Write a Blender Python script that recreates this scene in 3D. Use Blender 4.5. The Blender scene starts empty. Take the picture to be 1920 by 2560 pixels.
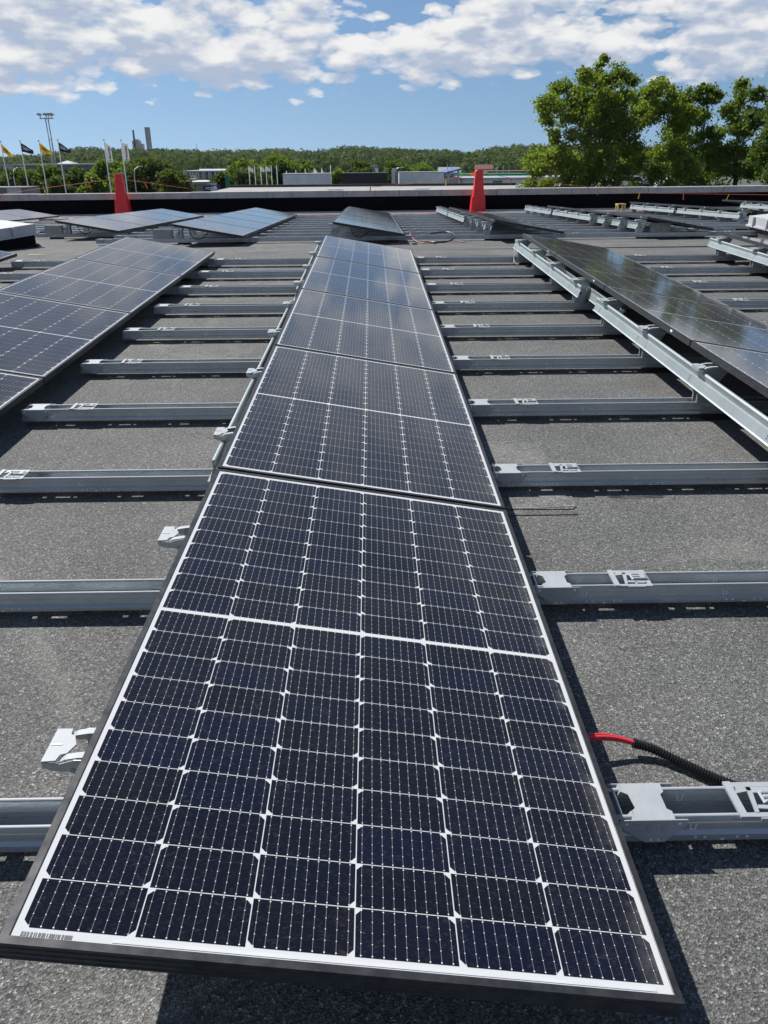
import bpy, math, random
import numpy as np
from mathutils import Matrix, Vector

random.seed(7)
rng = np.random.default_rng(7)
SC = bpy.context.scene
COL = SC.collection
R = math.radians

# ------------------------------------------------------------------ camera
cam_d = bpy.data.cameras.new("camera")
cam = bpy.data.objects.new("camera", cam_d)
COL.objects.link(cam)
cam_d.sensor_fit = 'HORIZONTAL'
cam_d.sensor_width = 27.0
cam_d.lens = 26.99
cam_d.clip_start = 0.02
cam_d.clip_end = 9000
cam.matrix_world = Matrix(((0.99986, 0.01274, -0.01109, -0.4705),
                           (-0.01539, 0.41656, -0.90898, -0.7614),
                           (-0.00696, 0.90902, 0.41669, 1.3391),
                           (0, 0, 0, 1)))
SC.camera = cam

# ------------------------------------------------------------------ sun, exposure
SUN_EL, SUN_AZ = R(49.5), R(-43.8)          # azimuth from +y towards +x
sun_dir = Vector((math.sin(SUN_AZ) * math.cos(SUN_EL), math.cos(SUN_AZ) * math.cos(SUN_EL), math.sin(SUN_EL)))
sl = bpy.data.lights.new("sun", 'SUN')
sl.energy = 5.0
sl.angle = R(0.53)
sl.color = (1.0, 0.965, 0.91)
so = bpy.data.objects.new("sun", sl)
COL.objects.link(so)
so.rotation_euler = sun_dir.to_track_quat('Z', 'Y').to_euler()
so.location = (0, 0, 60)
SC.view_settings.view_transform = 'Standard'
SC.view_settings.look = 'None'
SC.view_settings.exposure = 0.46
SC.view_settings.gamma = 1.0

# ------------------------------------------------------------------ node helper
class N:
    def __init__(s, tree):
        s.t = tree; s.n = tree.nodes; s.l = tree.links
    def __call__(s, typ, ins=None, **props):
        nd = s.n.new(typ)
        for k, v in props.items():
            setattr(nd, k, v)
        for k, v in (ins or {}).items():
            sock = nd.inputs[k]
            if isinstance(v, bpy.types.NodeSocket):
                s.l.new(v, sock)
            else:
                sock.default_value = v
        return nd
    def math(s, op, a, b=None, c=None, clamp=False):
        nd = s('ShaderNodeMath', operation=op, use_clamp=clamp)
        for i, v in enumerate((a, b, c)):
            if v is None: continue
            if isinstance(v, bpy.types.NodeSocket): s.l.new(v, nd.inputs[i])
            else: nd.inputs[i].default_value = v
        return nd.outputs[0]
    def ramp(s, fac, stops, interp='LINEAR'):
        nd = s('ShaderNodeValToRGB', {'Fac': fac})
        cr = nd.color_ramp; cr.interpolation = interp
        while len(cr.elements) < len(stops): cr.elements.new(0.5)
        for e, (p, c) in zip(cr.elements, stops):
            e.position = p
            e.color = c if len(c) == 4 else (*c, 1)
        return nd.outputs['Color']
    def mix(s, fac, a, b, blend='MIX'):
        nd = s('ShaderNodeMix', data_type='RGBA', blend_type=blend)
        for i, v in ((0, fac), (6, a), (7, b)):
            if isinstance(v, bpy.types.NodeSocket): s.l.new(v, nd.inputs[i])
            else: nd.inputs[i].default_value = (v if i == 0 else ((*v, 1) if len(v) == 3 else v))
        return nd.outputs[2]

# ------------------------------------------------------------------ world: sky with cumulus
W = bpy.data.worlds.new("World")
SC.world = W
W.use_nodes = True
W.node_tree.nodes.clear()
n = N(W.node_tree)
sky = n('ShaderNodeTexSky', sky_type='NISHITA', sun_disc=False)
sky.sun_elevation = SUN_EL
sky.sun_rotation = SUN_AZ
sky.altitude = 50
sky.air_density = 1.0
sky.dust_density = 0.25
sky.ozone_density = 2.0
tc = n('ShaderNodeTexCoord')
lift = n('ShaderNodeVectorMath', {0: tc.outputs['Generated'], 1: (1, 1, .82)}, operation='MULTIPLY').outputs[0]
lift = n('ShaderNodeVectorMath', {0: lift, 1: (0, 0, .14)}, operation='ADD').outputs[0]      # a clear, clean horizon
lift = n('ShaderNodeVectorMath', {0: lift}, operation='NORMALIZE').outputs[0]
n.l.new(lift, sky.inputs['Vector'])
sep = n('ShaderNodeSeparateXYZ', {0: tc.outputs['Generated']})
X, Y, Z = sep.outputs
el = n.math('MULTIPLY', n.math('ARCSINE', Z), 57.29578)            # elevation, degrees
az = n.math('MULTIPLY', n.math('ARCTAN2', X, Y), 57.29578)         # azimuth, degrees
def cloud_density(el_off):
    e = n.math('ADD', el, el_off)
    # clouds get larger with height above the horizon, as a flat layer does
    sc = n.math('DIVIDE', 1.0, n.math('ADD', 1.0, n.math('MULTIPLY', n.math('MAXIMUM', n.math('SUBTRACT', e, 9.0), 0.0), 0.045)))
    u = n.math('MULTIPLY', n.math('MULTIPLY', az, 0.25), sc)
    v = n.math('MULTIPLY', n.math('MULTIPLY', e, 0.58), sc)
    vec = n('ShaderNodeCombineXYZ', {0: u, 1: v, 2: 3.7}).outputs[0]
    t1 = n('ShaderNodeTexNoise', {'Vector': vec, 'Scale': 0.62, 'Detail': 3.0, 'Roughness': 0.5, 'Lacunarity': 2.0, 'Distortion': 0.1}).outputs[0]
    # billows: inverted cells, large and small, broken up by a fine noise
    wv = n('ShaderNodeTexNoise', {'Vector': vec, 'Scale': 3.2, 'Detail': 5.0, 'Roughness': 0.6}).outputs['Color']
    wv = n('ShaderNodeVectorMath', {0: wv, 1: (.5, .5, .5)}, operation='SUBTRACT').outputs[0]
    wv = n('ShaderNodeVectorMath', {0: wv, 'Scale': .34}, operation='SCALE').outputs[0]
    vec2 = n('ShaderNodeVectorMath', {0: vec, 1: wv}, operation='ADD').outputs[0]
    v1 = n('ShaderNodeTexVoronoi', {'Vector': vec2, 'Scale': 1.9}, feature='F1').outputs['Distance']
    v2 = n('ShaderNodeTexVoronoi', {'Vector': vec2, 'Scale': 5.2}, feature='F1').outputs['Distance']
    t2 = n('ShaderNodeTexNoise', {'Vector': vec, 'Scale': 6.5, 'Detail': 6.0, 'Roughness': 0.62}).outputs[0]
    d = n.math('ADD', t1, n.math('MULTIPLY', n.math('SUBTRACT', 0.45, v1), 0.42))
    d = n.math('ADD', d, n.math('MULTIPLY', n.math('SUBTRACT', 0.45, v2), 0.11))
    d = n.math('ADD', d, n.math('MULTIPLY', n.math('SUBTRACT', t2, 0.5), 0.12))
    # broad cover: heavier banks to the left and right, open blue between and below
    def blob(a0, e0, ra, re, amp):
        da = n.math('DIVIDE', n.math('SUBTRACT', az, a0), ra)
        de = n.math('DIVIDE', n.math('SUBTRACT', e, e0), re)
        r2 = n.math('ADD', n.math('MULTIPLY', da, da), n.math('MULTIPLY', de, de))
        return n.math('MULTIPLY', n.math('POWER', 2.71828, n.math('MULTIPLY', r2, -1.0)), amp)
    for b in BLOBS:
        d = n.math('ADD', d, blob(*b))
    return d, e
BLOBS = [(-22, 6.6, 13, 2.6, 0.18), (-9, 6.1, 10, 2.0, 0.15), (5, 6.3, 7, 1.7, 0.17), (19, 7.0, 14, 2.6, 0.20), (4, 7.7, 3.6, .7, 0.10), (-15, 9.2, 8, .9, 0.08), (14, 9.2, 8, 1.0, .10),
         (1.5, 9.1, 4.0, 0.8, -0.20), (-7.5, 9.2, 2.4, 0.6, -0.14), (0, 0.8, 80, 2.7, -0.5), (-23.5, 4.2, 4, .5, .16), (26, 3.4, 6, 1.0, -0.10)]
dens, _ = cloud_density(0.0)
dens_up, _ = cloud_density(0.55)
dens_far, _ = cloud_density(1.3)
cover = n.ramp(dens, [(0.435, (0, 0, 0)), (0.52, (.66, .66, .66)), (0.62, (1, 1, 1))], 'EASE')
fade = n.ramp(n.math('DIVIDE', el, 10.0), [(0.18, (0, 0, 0)), (0.38, (1, 1, 1))])
thin = n.ramp(n.math('DIVIDE', el, 90.0), [(0.12, (1, 1, 1)), (0.22, (.40, .40, .40)), (0.42, (.10, .10, .10))])
cover = n.math('MULTIPLY', n.math('MULTIPLY', cover, fade), thin)
# lit from above: bright where the cloud above thins out, grey where it is deep
occ = n.math('ADD', n.math('MULTIPLY', n.math('SUBTRACT', dens_up, dens), 2.2), n.math('MULTIPLY', n.math('SUBTRACT', dens_far, 0.52), 1.5))
shade = n.math('ADD', 0.45, occ, clamp=True)
ccol = n.ramp(shade, [(0.0, (9.6, 9.6, 9.6)), (0.36, (8.5, 8.6, 8.85)), (0.64, (6.6, 7.1, 8.0)), (1.0, (4.7, 5.5, 7.0))])
skyc = n.mix(0.0, sky.outputs[0], sky.outputs[0])
hs = n('ShaderNodeHueSaturation', {'Saturation': 1.12, 'Value': 1.02, 'Color': sky.outputs[0]}).outputs[0]
veil = n.ramp(n.math('DIVIDE', el, 90.0), [(0.11, (0, 0, 0)), (0.20, (.36, .36, .36)), (0.33, (.10, .10, .10)), (0.46, (0, 0, 0))])      # thin high cloud added above the view to pale and smooth panel reflections
mixc = n.mix(cover, n.mix(veil, hs, (6.2, 6.5, 7.0)), ccol)
W.cycles.sampling_method = 'MANUAL'
W.cycles.sample_map_resolution = 512
bg = n('ShaderNodeBackground', {'Color': mixc, 'Strength': 0.067})
wo = n('ShaderNodeOutputWorld', {'Surface': bg.outputs[0]})

# ------------------------------------------------------------------ materials
MATS = {}
def newmat(name):
    m = bpy.data.materials.new(name); m.use_nodes = True
    m.node_tree.nodes.clear()
    k = N(m.node_tree)
    p = k('ShaderNodeBsdfPrincipled')
    k('ShaderNodeOutputMaterial', {'Surface': p.outputs[0]})
    MATS[name] = m
    return m, k, p
def setp(k, p, **kw):
    for a, v in kw.items():
        s = p.inputs[a.replace('_', ' ')]
        if isinstance(v, bpy.types.NodeSocket): k.l.new(v, s)
        else: s.default_value = (*v, 1) if (hasattr(v, '__len__') and len(v) == 3 and s.type == 'RGBA') else v
def obj_coord(k, scale=1.0):
    t = k('ShaderNodeTexCoord'); oi = k('ShaderNodeObjectInfo')
    off = k('ShaderNodeVectorMath', {0: t.outputs['Object'], 1: k.math('MULTIPLY', oi.outputs['Random'], 37.0)}, operation='ADD').outputs[0]
    return off
def simple(name, col, rough=0.5, metal=0.0, var=0.12, vscale=6.0, bump=0.0, bscale=60.0, spec=0.5, rvar=0.1):
    m, k, p = newmat(name)
    v = obj_coord(k)
    nz = k('ShaderNodeTexNoise', {'Vector': v, 'Scale': vscale, 'Detail': 6.0, 'Roughness': 0.6}).outputs[0]
    lo = tuple(c * (1 - var) for c in col); hi = tuple(min(1, c * (1 + var)) for c in col)
    setp(k, p, Base_Color=k.ramp(nz, [(0.3, lo), (0.7, hi)]), Metallic=metal, Specular_IOR_Level=spec)
    setp(k, p, Roughness=k.math('ADD', rough - rvar / 2, k.math('MULTIPLY', nz, rvar)))
    if bump:
        bn = k('ShaderNodeTexNoise', {'Vector': v, 'Scale': bscale, 'Detail': 4.0}).outputs[0]
        b = k('ShaderNodeBump', {'Height': bn, 'Strength': bump, 'Distance': 0.01})
        setp(k, p, Normal=b.outputs[0])
    return m

def felt(name, base, dark_seams=True):
    m, k, p = newmat(name)
    t = k('ShaderNodeTexCoord').outputs['Object']
    vo = k('ShaderNodeTexVoronoi', {'Vector': t, 'Scale': 240.0, 'Randomness': 1.0}, voronoi_dimensions='3D')
    cr = k('ShaderNodeSeparateColor', {0: vo.outputs['Color']}).outputs[0]
    gran = k.ramp(cr, [(0.0, tuple(c * .45 for c in base)), (0.45, tuple(c * .88 for c in base)), (0.8, tuple(c * 1.25 for c in base)), (0.95, tuple(c * 1.75 for c in base)), (1.0, tuple(min(1, c * 3.0) for c in base))])
    n2 = k('ShaderNodeTexNoise', {'Vector': t, 'Scale': 70.0, 'Detail': 5.0, 'Roughness': .7}).outputs[0]
    n1 = k('ShaderNodeTexNoise', {'Vector': t, 'Scale': 1.3, 'Detail': 7.0, 'Roughness': 0.62}).outputs[0]
    c = k.mix(1.0, gran, k.ramp(n2, [(0.3, (.66, .66, .66)), (0.7, (1.3, 1.3, 1.3))]), 'MULTIPLY')
    c = k.mix(1.0, c, k.ramp(n1, [(0.3, (.72, .72, .73)), (0.72, (1.2, 1.2, 1.18))]), 'MULTIPLY')
    # dried puddle rims and pale dust
    n3 = k('ShaderNodeTexNoise', {'Vector': t, 'Scale': .55, 'Detail': 4.0, 'Distortion': 0.6}).outputs[0]
    rim = k.math('SUBTRACT', 1.0, k.math('MULTIPLY', k.math('ABSOLUTE', k.math('SUBTRACT', n3, 0.56)), 55.0), clamp=True)
    c = k.mix(k.math('MULTIPLY', rim, 0.10), c, (.42, .40, .36))
    if dark_seams:
        sp = k('ShaderNodeSeparateXYZ', {0: t})
        wob = k('ShaderNodeTexNoise', {'Vector': t, 'Scale': 2.2, 'Detail': 3.0}).outputs[0]
        fx = k.math('FRACT', k.math('ADD', k.math('MULTIPLY', k.math('ADD', sp.outputs[0], k.math('MULTIPLY', wob, 0.02)), 1.0), 0.43))
        ln = k.math('LESS_THAN', k.math('ABSOLUTE', k.math('SUBTRACT', fx, 0.5)), 0.0028)
        c = k.mix(k.math('MULTIPLY', ln, 0.22), c, (.012, .012, .012))
    bn = k('ShaderNodeBump', {'Height': vo.outputs['Distance'], 'Strength': 0.75, 'Distance': 0.0035})
    b2 = k('ShaderNodeBump', {'Height': n1, 'Strength': 0.25, 'Distance': 0.03, 'Normal': bn.outputs[0]})
    setp(k, p, Base_Color=c, Roughness=0.86, Specular_IOR_Level=0.35, Normal=b2.outputs[0])
    return m

felt('roof_felt', (.116, .117, .114))
felt('roof_felt_new', (.105, .105, .105), False)
felt('roof_felt_pale', (.134, .136, .134), False)
simple('upstand_felt', (.0028, .0036, .006), .8, var=.4, vscale=3, bump=.3, bscale=90, spec=.12)
simple('old_upstand', (.045, .045, .047), .8, var=.35, vscale=4, bump=.35, bscale=120)

def galv(name, base, rough, bandvar=0.10):
    m, k, p = newmat(name)
    v = obj_coord(k)
    st = k('ShaderNodeMapping', {'Vector': v, 'Scale': (2.0, 30.0, 30.0)}).outputs[0]
    n1 = k('ShaderNodeTexNoise', {'Vector': st, 'Scale': 3.0, 'Detail': 5.0}).outputs[0]
    n3 = k('ShaderNodeTexNoise', {'Vector': v, 'Scale': 5.0, 'Detail': 4.0, 'Roughness': .55}).outputs[0]
    c = k.ramp(n3, [(0.3, tuple(x * (1 - bandvar) for x in base)), (0.7, tuple(min(1, x * (1 + bandvar)) for x in base))])
    sm = k('ShaderNodeTexNoise', {'Vector': v, 'Scale': 1.7, 'Detail': 7.0, 'Roughness': .7}).outputs[0]
    c = k.mix(k.ramp(sm, [(.60, (0, 0, 0)), (.72, (.35, .35, .35))]), c, tuple(x * .55 for x in base))      # handling smears
    r = k.math('ADD', rough - .05, k.math('ADD', k.math('MULTIPLY', n1, .10), k.math('MULTIPLY', sm, .08)))
    setp(k, p, Base_Color=c, Metallic=.58, Roughness=r)
galv('galvanised', (.43, .465, .485), .24)
galv('galvanised_dull', (.34, .37, .40), .42)
galv('beam_zinc', (.40, .45, .45), .36)
simple('zinc_plate', (.33, .35, .37), .62, metal=.15, spec=.3, var=.07, vscale=20)
simple('bare_zinc_hole_light', (.80, .82, .83), .5, metal=.4, var=.05)  # bare zinc marks, and sunlight painted as discs at the rail holes
simple('rubber', (.012, .012, .013), .8, var=.3)
simple('black_plastic', (.011, .011, .012), .32, var=.3)
simple('red_insulation', (.62, .035, .05), .42, var=.1)
simple('faded_red', (.36, .13, .14), .6, var=.15)
simple('grey_cable', (.30, .31, .32), .5)
simple('red_plastic', (.84, .026, .034), .42, var=.10, vscale=5)
simple('bright_red_plastic', (.80, .03, .02), .4)
simple('concrete', (.36, .355, .34), .9, var=.18, vscale=9, bump=.35, bscale=70)
simple('chalk', (.62, .60, .38), .95)
simple('pale_felt', (.27, .265, .25), .9, var=.12, vscale=.5)
simple('crack', (.015, .015, .015), .95)
simple('orange_cord', (.72, .16, .07), .6)
simple('orange_ribbon', (.85, .17, .08), .6)
simple('yellow_ribbon', (.80, .72, .06), .6)
simple('yellow_paint', (.70, .50, .20), .6)
simple('white_metal', (.43, .445, .455), .55, var=.08, vscale=3)
simple('pole_white', (.72, .75, .73), .4, var=.06)
simple('lamp_grey', (.45, .47, .49), .45, metal=.3)
simple('white_sheet', (.74, .76, .765), .6, var=.12, vscale=1.5)
simple('dark_sheet', (.010, .012, .018), .5, var=.25, vscale=1)
simple('grey_wall', (.17, .175, .185), .8, var=.12, vscale=.3)
simple('pale_wall', (.45, .45, .43), .8, var=.1, vscale=.3)
simple('beige_wall', (.40, .36, .29), .8, var=.1, vscale=.5)
simple('glass_dark', (.012, .015, .02), .08, var=.2)
simple('roof_tin', (.33, .37, .40), .45, metal=.3, var=.1, vscale=.6)
simple('blue_tin', (.05, .10, .32), .45, var=.1)
simple('green_paint', (.012, .17, .09), .5)
simple('dark_red_roof', (.14, .045, .04), .8)
simple('flag_yellow', (.85, .62, .02), .8)
simple('flag_black', (.018, .019, .026), .8)
simple('flag_white', (.78, .78, .76), .8)
simple('flag_blue', (.08, .13, .42), .8)
simple('flag_green', (.03, .30, .16), .8)
simple('letter_white', (.82, .82, .82), .6)
simple('letter_black', (.015, .015, .02), .6)
simple('sign_blue', (.010, .018, .14), .45)
simple('tower_slate', (.30, .33, .37), .7, var=.06, vscale=.02)
simple('tower_pale', (.46, .46, .42), .8, var=.1, vscale=.03)
simple('chimney_dark', (.006, .007, .010), .7)
simple('bark', (.075, .062, .048), .9, var=.4, vscale=5, bump=.5, bscale=12)
simple('dark_bark', (.035, .030, .025), .9, var=.4, vscale=5)
simple('car_white', (.72, .73, .74), .25)
simple('car_glass', (.01, .012, .015), .06)
simple('tyre', (.012, .012, .012), .85)
simple('sticker_white', (.78, .78, .78), .6)
simple('print_grey', (.52, .54, .56), .6)
simple('print_black', (.11, .12, .14), .6)

for fm in ('flag_yellow', 'flag_white', 'flag_blue', 'flag_green'):
    m_ = MATS[fm]; k_ = N(m_.node_tree); pb = [q for q in k_.n if q.type == 'BSDF_PRINCIPLED'][0]; ob = [q for q in k_.n if q.type == 'OUTPUT_MATERIAL'][0]
    tr = k_('ShaderNodeBsdfTranslucent'); k_.l.new(pb.inputs['Base Color'].links[0].from_socket, tr.inputs['Color'])
    k_.l.new(k_('ShaderNodeMixShader', {0: .45, 1: pb.outputs[0], 2: tr.outputs[0]}).outputs[0], ob.inputs['Surface'])

def weathered_concrete():
    m, k, p = newmat('coping_concrete')
    v = k('ShaderNodeTexCoord').outputs['Object']
    n1 = k('ShaderNodeTexNoise', {'Vector': v, 'Scale': 2.2, 'Detail': 8.0, 'Roughness': .68}).outputs[0]
    st = k('ShaderNodeMapping', {'Vector': v, 'Scale': (5.0, 1.0, .55)}).outputs[0]
    n2 = k('ShaderNodeTexNoise', {'Vector': st, 'Scale': 1.5, 'Detail': 6.0, 'Roughness': .7}).outputs[0]
    c = k.ramp(n1, [(0.3, (.33, .32, .315)), (0.7, (.52, .505, .49))])
    c = k.mix(k.ramp(n2, [(0.58, (0, 0, 0)), (0.70, (.75, .75, .75))]), c, (.07, .066, .06))
    b = k('ShaderNodeBump', {'Height': n1, 'Strength': .4, 'Distance': .02})
    setp(k, p, Base_Color=c, Roughness=.9, Normal=b.outputs[0])
weathered_concrete()

def panel_mats():
    # black anodised frame
    m, k, p = newmat('panel_frame')
    v = obj_coord(k)
    n1 = k('ShaderNodeTexNoise', {'Vector': v, 'Scale': 30.0, 'Detail': 6.0, 'Roughness': .65}).outputs[0]
    setp(k, p, Base_Color=k.ramp(n1, [(0.35, (.040, .041, .045)), (0.72, (.075, .075, .077))]), Metallic=.6, Roughness=k.math('ADD', .30, k.math('MULTIPLY', n1, .2)))
    # glass: clear coat over what lies below; a dry dust film with flecks lies on it
    def glass(k, p, base):
        v = obj_coord(k)
        n2 = k('ShaderNodeTexNoise', {'Vector': v, 'Scale': 3.0, 'Detail': 6.0, 'Roughness': .7}).outputs[0]
        st = k('ShaderNodeMapping', {'Vector': v, 'Scale': (1.0, 1.9, 1.0)}).outputs[0]
        n3 = k('ShaderNodeTexNoise', {'Vector': st, 'Scale': 62.0, 'Detail': 4.0, 'Roughness': .65, 'Distortion': 1.8}).outputs[0]
        fl = k.ramp(n3, [(0.53, (0, 0, 0)), (0.70, (1, 1, 1))])
        n4 = k('ShaderNodeTexVoronoi', {'Vector': v, 'Scale': 34.0, 'Randomness': 1.0})
        spot = k.math('LESS_THAN', n4.outputs['Distance'], k.math('MULTIPLY', k('ShaderNodeSeparateColor', {0: n4.outputs['Color']}).outputs[0], .075))
        # grime collects along the low edge
        sp = k('ShaderNodeSeparateXYZ', {0: k('ShaderNodeTexCoord').outputs['Object']})
        low = k.math('MULTIPLY', k.math('SUBTRACT', k.math('MULTIPLY', sp.outputs[0], 1.0), .455), 16.0, clamp=True)
        n5 = k('ShaderNodeTexNoise', {'Vector': v, 'Scale': 11.0, 'Detail': 7.0, 'Roughness': .7}).outputs[0]
        low = k.math('MULTIPLY', low, k.ramp(n5, [(0.42, (0, 0, 0)), (0.66, (1, 1, 1))]))
        n6 = k('ShaderNodeTexNoise', {'Vector': v, 'Scale': 2.1, 'Detail': 5.0, 'Roughness': .65, 'Distortion': .5}).outputs[0]
        film = k.math('MULTIPLY', k.math('MULTIPLY', fl, k.ramp(n2, [(0.3, (.35, .35, .35)), (0.7, (1, 1, 1))])), .060)
        film = k.math('ADD', film, k.math('ADD', k.math('MULTIPLY', spot, .10), k.math('MULTIPLY', low, .25)), clamp=True)
        c = k.mix(film, base, (.50, .49, .45))
        setp(k, p, Base_Color=c, Roughness=.6, Specular_IOR_Level=0.0, Coat_Weight=1.0, Coat_IOR=1.34)
        # a thin dust haze shows at low angles only, as on real glass left out in the open
        setp(k, p, Sheen_Weight=k.math('MULTIPLY', n6, .14), Sheen_Roughness=.55, Sheen_Tint=(.85, .83, .78))
        setp(k, p, Coat_Roughness=k.math('ADD', .045, k.math('MULTIPLY', n2, .04)))
    m, k, p = newmat('backsheet')
    glass(k, p, (.52, .53, .535))
    m, k, p = newmat('cells')
    uv = k('ShaderNodeUVMap', uv_map='UVMap').outputs[0]
    rn = k('ShaderNodeUVMap', uv_map='cell_random').outputs[0]
    sep = k('ShaderNodeSeparateXYZ', {0: uv}); sr = k('ShaderNodeSeparateXYZ', {0: rn})
    bfac = k.math('SUBTRACT', k.math('FRACT', k.math('MULTIPLY', sep.outputs[0], 9.0)), 0.5)
    babs = k.math('ABSOLUTE', bfac)
    line = k.math('LESS_THAN', babs, 0.021)
    # solder pads along each busbar
    dv = None
    for vv in (.035, .27, .5, .73, .965):
        q = k.math('MULTIPLY', k.math('SUBTRACT', sep.outputs[1], vv), 4.55)
        q2 = k.math('ADD', k.math('MULTIPLY', q, q), k.math('MULTIPLY', bfac, bfac))
        hit = k.math('LESS_THAN', q2, 0.0048 if vv in (.035, .965) else 0.0026)
        dv = hit if dv is None else k.math('MAXIMUM', dv, hit)
    fing = k.math('MULTIPLY', k.math('LESS_THAN', k.math('ABSOLUTE', k.math('SUBTRACT', k.math('FRACT', k.math('MULTIPLY', sep.outputs[1], 56.0)), .5)), .03), .02)
    cc = k.mix(sr.outputs[0], (.0014, .0024, .0090), (.0032, .0034, .0080))
    cc = k.mix(k.math('MULTIPLY', sr.outputs[1], .32), cc, (.0016, .0058, .030))
    cc = k.mix(fing, cc, (.3, .32, .35))
    cc = k.mix(k.math('MULTIPLY', line, .45), cc, (.38, .38, .38))
    cc = k.mix(k.math('MULTIPLY', dv, .8), cc, (.70, .70, .66))
    glass(k, p, cc)
panel_mats()

def leaf_mat(name, a, b, trans=.42, rough=.65, spec=.18, nscale=.55):
    m = bpy.data.materials.new(name); m.use_nodes = True; m.node_tree.nodes.clear(); MATS[name] = m
    k = N(m.node_tree)
    g = k('ShaderNodeNewGeometry')
    pos = k('ShaderNodeTexCoord').outputs['Object']
    n1 = k('ShaderNodeTexNoise', {'Vector': pos, 'Scale': nscale, 'Detail': 3.0}).outputs[0]
    f = k.math('ADD', k.math('MULTIPLY', g.outputs['Random Per Island'], .6), k.math('MULTIPLY', k.math('SUBTRACT', n1, .3), .8), clamp=True)
    c = k.mix(f, a, b)
    d = k('ShaderNodeBsdfPrincipled', {'Base Color': c, 'Roughness': rough, 'Specular IOR Level': spec})
    tcol = k.mix(1.0, c, (1.25, 1.45, .45), 'MULTIPLY')
    t = k('ShaderNodeBsdfTranslucent', {'Color': tcol})
    ms = k('ShaderNodeMixShader', {0: trans, 1: d.outputs[0], 2: t.outputs[0]})
    k('ShaderNodeOutputMaterial', {'Surface': ms.outputs[0]})
leaf_mat('oak_leaf', (.098, .130, .028), (.240, .290, .070), .52)
leaf_mat('maple_leaf', (.072, .108, .024), (.170, .222, .054), .48)
leaf_mat('olive_leaf', (.055, .072, .024), (.120, .142, .052), .42)
leaf_mat('dark_leaf', (.058, .088, .024), (.135, .182, .050), .44)
leaf_mat('lime_leaf', (.085, .118, .022), (.185, .235, .050), .48)
leaf_mat('forest_leaf', (.034, .056, .026), (.135, .170, .062), .25, .9, .05, .045)

def ground_mat():
    m, k, p = newmat('ground_mix')
    v = k('ShaderNodeTexCoord').outputs['Object']
    n1 = k('ShaderNodeTexNoise', {'Vector': v, 'Scale': .02, 'Detail': 4.0}).outputs[0]
    n2 = k('ShaderNodeTexNoise', {'Vector': v, 'Scale': .9, 'Detail': 6.0}).outputs[0]
    c = k.mix(k.ramp(n1, [(.48, (0, 0, 0)), (.52, (1, 1, 1))]), (.055, .055, .056), (.055, .085, .028))
    c = k.mix(1.0, c, k.ramp(n2, [(.3, (.8, .8, .8)), (.7, (1.2, 1.2, 1.2))]), 'MULTIPLY')
    setp(k, p, Base_Color=c, Roughness=.95)
    m, k, p = newmat('hill_floor')
    setp(k, p, Base_Color=(.03, .045, .016), Roughness=1.0)
ground_mat()

# ------------------------------------------------------------------ mesh helpers
class MB:
    def __init__(s): s.v = []; s.f = []; s.m = []
    def add(s, vs, fs, mi=0):
        b = len(s.v); s.v += [tuple(v) for v in vs]; s.f += [tuple(b + i for i in f) for f in fs]; s.m += [mi] * len(fs); return s
    def box(s, x0, x1, y0, y1, z0, z1, mi=0):
        vs = [(x, y, z) for z in (z0, z1) for y in (y0, y1) for x in (x0, x1)]
        return s.add(vs, [(0, 2, 3, 1), (4, 5, 7, 6), (0, 1, 5, 4), (2, 6, 7, 3), (0, 4, 6, 2), (1, 3, 7, 5)], mi)
    def prism(s, poly, axis, a0, a1, mi=0):
        """closed 2-D outline, drawn along an axis: x -> (y,z), y -> (x,z), z -> (x,y)"""
        def P(p, a): return {'x': (a, p[0], p[1]), 'y': (p[0], a, p[1]), 'z': (p[0], p[1], a)}[axis]
        k = len(poly)
        vs = [P(p, a0) for p in poly] + [P(p, a1) for p in poly]
        fs = [(i, (i + 1) % k, k + (i + 1) % k, k + i) for i in range(k)]
        fs += [tuple(range(k - 1, -1, -1)), tuple(range(k, 2 * k))]
        return s.add(vs, fs, mi)
    def tube(s, pts, r, sides=8, mi=0, closed_ends=True):
        pts = [Vector(p) for p in pts]; rs = r if hasattr(r, '__len__') else [r] * len(pts)
        rings = []; up = Vector((0.03, 0.02, 1))
        for i, p in enumerate(pts):
            t = (pts[min(i + 1, len(pts) - 1)] - pts[max(i - 1, 0)]).normalized()
            u = up if abs(t.dot(up.normalized())) < .95 else Vector((1, .1, 0))
            a = t.cross(u).normalized(); b = t.cross(a).normalized()
            rings.append([p + (a * math.cos(2 * math.pi * j / sides) + b * math.sin(2 * math.pi * j / sides)) * rs[i] for j in range(sides)])
        vs = [q for ring in rings for q in ring]; fs = []
        for i in range(len(pts) - 1):
            for j in range(sides):
                fs.append((i * sides + j, i * sides + (j + 1) % sides, (i + 1) * sides + (j + 1) % sides, (i + 1) * sides + j))
        if closed_ends:
            fs.append(tuple(range(sides - 1, -1, -1))); L = (len(pts) - 1) * sides; fs.append(tuple(range(L, L + sides)))
        return s.add(vs, fs, mi)
    def disc(s, c, r, axis, th, mi=0, sides=10):
        poly = [(c[0] + r * math.cos(2 * math.pi * i / sides), c[1] + r * math.sin(2 * math.pi * i / sides)) for i in range(sides)]
        return s.prism(poly, axis, th[0], th[1], mi)
    def mesh(s, name, mats, smooth=False):
        me = bpy.data.meshes.new(name); me.from_pydata(s.v, [], s.f)
        for m in mats: me.materials.append(MATS[m])
        me.polygons.foreach_set('material_index', s.m)
        me.validate()
        import bmesh
        bm = bmesh.new(); bm.from_mesh(me); bmesh.ops.recalc_face_normals(bm, faces=bm.faces[:]); bm.to_mesh(me); bm.free()
        if smooth: me.polygons.foreach_set('use_smooth', [True] * len(me.polygons))
        me.update()
        return me

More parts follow.
